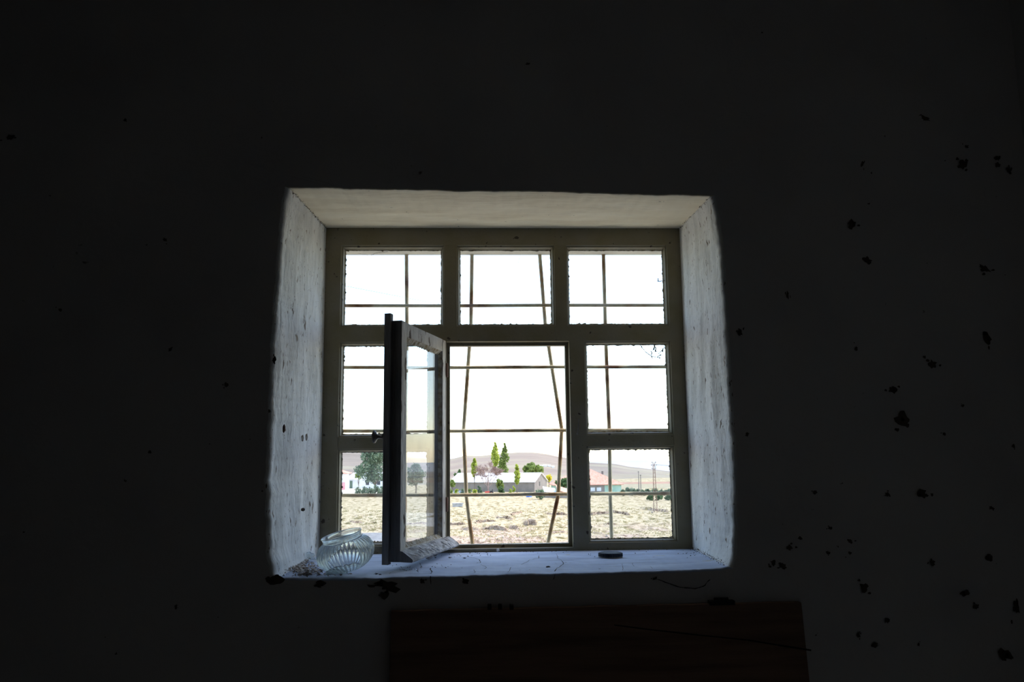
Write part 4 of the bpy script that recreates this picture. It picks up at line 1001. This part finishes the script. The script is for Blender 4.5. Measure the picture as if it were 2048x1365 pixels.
# ---- buildings
def house(name, p0, yaw, L_, W_, hw, hr, label, roof_mat, wall_mat, hip=0.0, over=.35, windows=(), door=None, gabled=True, extra=None, group=None, cat='building'):
    """p0: front corner nearest the left, on the ground; L_ along the front, W_ deep; hip: inset of the ridge ends"""
    t = thing(name, (p0.x, p0.y, p0.z), label, cat, group, yaw)
    bm = bmesh.new(); g = hr if hip == 0 else 0
    P = [(0,0,-.5),(L_,0,-.5),(L_,W_,-.5),(0,W_,-.5)]; Q = [(0,0,hw),(L_,0,hw),(L_,W_,hw),(0,W_,hw)]
    a = [bm.verts.new(v) for v in P]; b = [bm.verts.new(v) for v in Q]
    bm.faces.new((a[0],a[1],b[1],b[0])); bm.faces.new((a[2],a[3],b[3],b[2]))
    if hip == 0:
        r0 = bm.verts.new((0, W_/2, hw+hr)); r1 = bm.verts.new((L_, W_/2, hw+hr)); bm.faces.new((a[1],a[2],b[2],r1,b[1])); bm.faces.new((a[3],a[0],b[0],r0,b[3]))
    else: bm.faces.new((a[1],a[2],b[2],b[1])); bm.faces.new((a[3],a[0],b[0],b[3]))
    bmobj('wall', bm, wall_mat, t)
    bm = bmesh.new(); o_ = over; sl = hr/(W_/2); e = hw - o_*sl
    E_ = [Vector((-o_,-o_,e)),Vector((L_+o_,-o_,e)),Vector((L_+o_,W_+o_,e)),Vector((-o_,W_+o_,e))]
    R_ = [Vector((hip-(o_ if hip == 0 else 0), W_/2, hw+hr)), Vector((L_-hip+(o_ if hip == 0 else 0), W_/2, hw+hr))]
    th = Vector((0,0,.14)); lo = [bm.verts.new(v) for v in E_+R_]; up = [bm.verts.new(v+th) for v in E_+R_]
    for q in ((0,1,5,4),(2,3,4,5)):
        bm.faces.new([up[i] for i in q]); bm.faces.new([lo[i] for i in q][::-1])
    for q in ((1,2,5),(3,0,4)):
        if hip: bm.faces.new([up[i] for i in q]); bm.faces.new([lo[i] for i in q][::-1])
    for i, j in ((0,1),(2,3)) + (((1,2),(3,0)) if hip else ((1,5),(5,2),(3,4),(4,0))): bm.faces.new((lo[i], lo[j], up[j], up[i]))
    bmesh.ops.recalc_face_normals(bm, faces=bm.faces[:]); bmobj('roof', bm, roof_mat, t)
    for (side, u, z, w_, h_) in windows:
        bm = bmesh.new()
        if side == 'f': box(bm, (u, -.06, z), (u+w_, .04, z+h_))
        else: box(bm, (L_-.04, u, z), (L_+.06, u+w_, z+h_))
        bmobj('window', bm, MAT['darkglass'], t)
    if door:
        u, w_, h_ = door; bm = bmesh.new(); box(bm, (u, -.07, 0), (u+w_, .04, h_)); bmobj('door', bm, MAT['doorgreen'], t)
    return t
def gp(px, Y, py=985): p = at(px, py, Y); return Vector((p.x, Y, gz(p.x, Y)))
# long barn: the right end nearer, its gable turned towards the window
pr = gp(1069, 199); yaw = rad(-20); LB = 21.5
p0 = Vector((pr.x - LB*math.cos(yaw), pr.y - LB*math.sin(yaw), pr.z))
barn = house('barn', p0, yaw, LB, 11.5, 2.35, 2.0, 'long grey barn with a bright pale tin roof and a gable at its right end', MAT['tin'], MAT['barnwall'], over=.25, windows=[('r', 4.1, 1.35, 1.0, 1.0)])
# shed with white roof and shed with pinkish roof right of the barn
def shed(name, px0, px1, Y, pbase, h0, h1, depth, label, roof, wallm, yaw=0):
    a = gp(px0, Y, pbase); b = gp(px1, Y, pbase); L_ = (b-a).length
    t = thing(name, a, label, 'shed', None, yaw); bm = bmesh.new()
    q = [bm.verts.new(v) for v in ((0,0,-.4),(L_,0,-.4),(L_,depth,-.4),(0,depth,-.4),(0,0,h0),(L_,0,h1),(L_,depth,h1+.8),(0,depth,h0+.8))]
    for f in ((0,1,5,4),(1,2,6,5),(2,3,7,6),(3,0,4,7)): bm.faces.new([q[i] for i in f])
    bmobj('wall', bm, wallm, t); bm = bmesh.new()
    q = [bm.verts.new(Vector(v)+Vector((0,0,k*.1))) for k in (0,1) for v in ((-.08,-.3,h0-.04),(L_+.08,-.3,h1-.04),(L_+.08,depth+.3,h1+.84),(-.08,depth+.3,h0+.84))]
    for f in ((3,2,1,0),(4,5,6,7),(0,1,5,4),(1,2,6,5),(2,3,7,6),(3,0,4,7)): bm.faces.new([q[i] for i in f])
    bmobj('roof', bm, roof, t); return t
shed('shed', 1089, 1112, 172, 990, 1.25, .85, 3.2, 'low shed with a ragged white roof against the barn gable', MAT['tin'], MAT['barnwall'])
shed('shed', 1116, 1139, 170, 992, 1.6, .75, 3.6, 'low grey shed with a sloping pinkish roof, right of the white-roofed one', MAT['redroof'], MAT['barnwall'])
# mint green house with hip roof, right
pg = gp(1243, 188, 988); hg = 15.0
gh = house('green_house', Vector((pg.x-hg, pg.y, pg.z)), 0, hg, 10, 2.15, 3.0, 'mint green house with a pale red hipped tile roof beyond the right panes', MAT['redroof'], MAT['greenwall'], hip=6.0, over=.5)
bm = bmesh.new(); box(bm, (hg-7.2, -.05, -.1), (hg-3.8, .02, 2.1)); 
bmobj('grey_wall_panel', bm, MAT['barnwall'], gh)
for u in (hg-7.0, hg-5.6): 
    bm = bmesh.new(); box(bm, (u, -.11, .5), (u+1.0, -.04, 1.3)); bmobj('window', bm, MAT['whitehouse'], gh)
bm = bmesh.new(); box(bm, (hg-3.9, 3.3, 3.3), (hg-3.5, 3.7, 4.9)); bmobj('chimney', bm, MAT['pole'], gh)
# white farmhouse and pink house, left
pw = gp(692, 236, 972)
house('farmhouse', Vector((pw.x, pw.y, pw.z)), 0, 13.5, 7, 2.55, 1.6, 'white farmhouse with a white roof and a green door behind the large tree', MAT['tin'], MAT['whitehouse'], hip=1.5, over=.3, windows=[('f', 5.5, .9, .9, 1.0), ('f', 8.6, .9, .9, 1.0)], door=(1.05, .75, 2.1))
pp = gp(690, 226, 973)
ph = house('pink_house', Vector((pp.x-9, pp.y, pp.z)), 0, 9, 7, 4.5, 1.1, 'pink and white two-tone house with an orange-red roof at the left window edge', MAT['redroof'], MAT['whitehouse'], hip=3, over=.7, windows=[('f', 7.2, 2.5, .9, 1.1)])
bm = bmesh.new(); box(bm, (-.03, -.05, -.3), (9.03, .02, 2.0)); bmobj('pink_wall_band', bm, MAT['pinkwall'], ph)
# small houses on the far hillside
for i, (px, py, Yh, L_) in enumerate([(1080,941,345,1.1),(1087,939.5,352,1.4),(1096,940,352,1.1),(1104,941,346,1.0)]):
    p = at(px, py, Yh); hp = Vector((p.x, Yh, hill_z(p.x, Yh)-.1))
    house('hut', hp, 0, L_, 2.0, .45, .3, ['small white hut on the hillside, leftmost of the cluster','widest white hut of the hillside cluster','third white hut from the left on the hillside','rightmost white hut of the hillside cluster'][i],
          MAT['tin'], MAT['whitehouse'], over=.1, group='white huts on the hillside', cat='hut')
# concrete trough in the field
p = gp(905, 146, 1003); bm = bmesh.new(); box(bm, (0,0,-.1), (1.75,1.2,.58)); box(bm, (-.06,-.06,.50), (1.9,1.3,.62)); o = bmobj('concrete_block', bm, MAT['concrete'], None, bevel=.03); o.location = p
tag(o, 'low grey concrete block in the field below the left end of the barn', 'concrete block')
# red tractor
p = gp(968, 181, 988); tr_ = thing('tractor', p, 'small red tractor parked under the bare pinkish tree', 'tractor')
bm = bmesh.new(); box(bm, (.2,0,.5), (1.25,.8,1.05)); box(bm, (1.2,-.15,.55), (2.0,.95,.95)); bmobj('hood', bm, MAT['red'], tr_, bevel=.06)
bm = bmesh.new(); box(bm, (1.35,.15,1.0), (1.85,.65,1.15)); box(bm, (1.75,.15,1.1), (1.88,.65,1.45)); bmobj('seat', bm, MAT['tyre'], tr_)
for (x, r, y) in ((.35,.36,-.2),(.35,.36,.8),(1.6,.55,-.3),(1.6,.55,.9)):
    bm = bmesh.new(); q = Matrix.Translation((x,y,r)) @ Matrix.Rotation(rad(90),4,'X'); rg = lathe(bm, [(r*.35,-.1),(r*.95,-.1),(r,-.05),(r,.05),(r*.95,.1),(r*.35,.1)], 20, q); bm.faces.new(rg[0]); bm.faces.new(rg[-1])
    wl_ = bmobj('wheel', bm, MAT['tyre'], tr_); bm = bmesh.new(); rg = lathe(bm, [(r*.5,-.12),(r*.5,.12)], 16, q); bm.faces.new(rg[0]); bm.faces.new(rg[-1]); bmobj('hub', bm, MAT['red'], wl_)
# blue tarpaulin, beehive boxes
def heap(px, py, Y, w_, h_, mat, name, label, cat):
    p = gp(px, Y, py); bm = bmesh.new(); bmesh.ops.create_icosphere(bm, subdivisions=3, radius=1)
    for v in bm.verts:
        v.co = Vector((v.co.x*w_/2, v.co.y*w_/2.5, max(-.05, v.co.z*h_))); v.co += Vector((0,0,.12*nz(v.co*2+Vector((px,0,0)),1,3)))
    o = bmobj(name, bm, mat); o.location = p; tag(o, label, cat); return o
heap(1058, 988, 176, 1.3, .45, MAT['blue'], 'tarpaulin', 'crumpled bright blue tarpaulin on the ground before the barn gable', 'tarpaulin')
for i, (px, w_) in enumerate([(907,1.0),(918,1.1)]):
    p = gp(px, 190, 982); bm = bmesh.new(); box(bm, (0,0,0), (w_,.7,.75)); box(bm, (-.05,-.05,.7), (w_+.05,.75,.82)); o = bmobj('crate', bm, MAT['bluegrey'], None, bevel=.03); o.location = p
    tag(o, ['blue-grey crate behind the small round sapling','blue-grey crate right of the small round sapling'][i], 'crate')
for i, px in enumerate([991, 995.5]):
    heap(px, 985, 182, .35, .35, MAT['tin'], 'white_sack', ['white sack just right of the red tractor','white sack left of the dark bush near the tractor'][i], 'sack')
heap(1098, 988, 180, 1.1, .5, MAT['tin'], 'white_tarpaulin', 'crumpled white tarpaulin before the white-roofed shed', 'tarpaulin')

# ---- poles
def beam(bm, a, b, w_):
    a, b = Vector(a), Vector(b); tube(bm, [a, b], w_*.7, 4)
p = gp(1311, 128, 1022); py_ = thing('lattice_pylon', p, 'thin rusty steel lattice pylon standing in the field beyond the lower right pane', 'pylon')
Hp = at(1311, 925, 128).z - p.z; bm = bmesh.new()
def cor(k, z): r = .27 - .15*z/Hp; return Vector((r*(1 if k in (0,3) else -1), r*(1 if k < 2 else -1), z))
for k in range(4): beam(bm, cor(k,0), cor(k,Hp*.97), .036)
n = 13
for i in range(n):
    z0_, z1_ = Hp*.97*i/n, Hp*.97*(i+1)/n
    for k in range(4): beam(bm, cor(k, z0_ if i%2 else z1_), cor((k+1)%4, z1_ if i%2 else z0_), .020)
bmobj('mast', bm, MAT['rust'], py_)
for zz, wd_ in ((.985,.30),(.93,.42),(.865,.34)):
    bm = bmesh.new(); beam(bm, (-wd_,0,Hp*zz), (wd_,0,Hp*zz), .035); ca = bmobj('crossarm', bm, MAT['rust'], py_)
    for s in (-1, 1):
        bm = bmesh.new(); tube(bm, [(s*wd_*.9,0,Hp*zz), (s*wd_*.9,0,Hp*zz+.10), (s*wd_*.9,0,Hp*zz+.2)], [.04,.06,.03], 8); bmobj('insulator', bm, MAT['pole'], ca)
bm = bmesh.new(); box(bm, (.12,-.14,Hp*.87), (.34,.1,Hp*.935)); bmobj('lamp_box', bm, MAT['whitehouse'], py_)
for i, (px, pt) in enumerate([(1278, 943), (1282, 950)]):
    p = gp(px, 176, 988); h = at(px, pt, 176).z - p.z; bm = bmesh.new(); tube(bm, [(0,0,-.2), (.02,0,h)], [.085,.06], 8)
    beam(bm, (-.2,0,h*.97), (.2,0,h*.97), .05); o = bmobj('utility_pole', bm, MAT['pole']); o.location = p
    tag(o, ['taller left one of the two thin wooden poles in the field','shorter right one of the two thin wooden poles in the field'][i], 'pole')
p = at(1027, 985, 182)
bm = bmesh.new(); tube(bm, [(0,0,0),(.05,0,1.9)], .05, 6); o = bmobj('fence_post', bm, MAT['pole']); q = gp(1049, 184, 987); o.location = q; tag(o, 'thin leaning post before the right part of the barn wall', 'post')
# overhead wires running from the pylon and beyond the roof of the window
def wire(name, a, b, sag, r, label):
    bm = bmesh.new(); pts = [a.lerp(b, k/24) - Vector((0,0,sag*4*(k/24)*(1-k/24))) for k in range(25)]; tube(bm, pts, r, 5); o = bmobj(name, bm, MAT['tyre']); tag(o, label, 'wire')
pt = Vector((gp(1311,128,1022).x, 128, 0))
for i, (dz, s) in enumerate(((.93,-1),(.93,1))):
    a = Vector((pt.x+s*.38, 128, at(1311,925,128).z - (1-dz)*Hp + .2)); wire('overhead_wire', a, a + Vector((60, 45, -1.0)), 1.2, .012, ['upper overhead wire leaving the pylon to the right','lower overhead wire leaving the pylon to the right'][i])
wire('overhead_wire', at(560, 547, 3.14), at(1240, 668, 56), .1, .0010, 'faint overhead wire crossing the sky behind the upper left and middle panes')
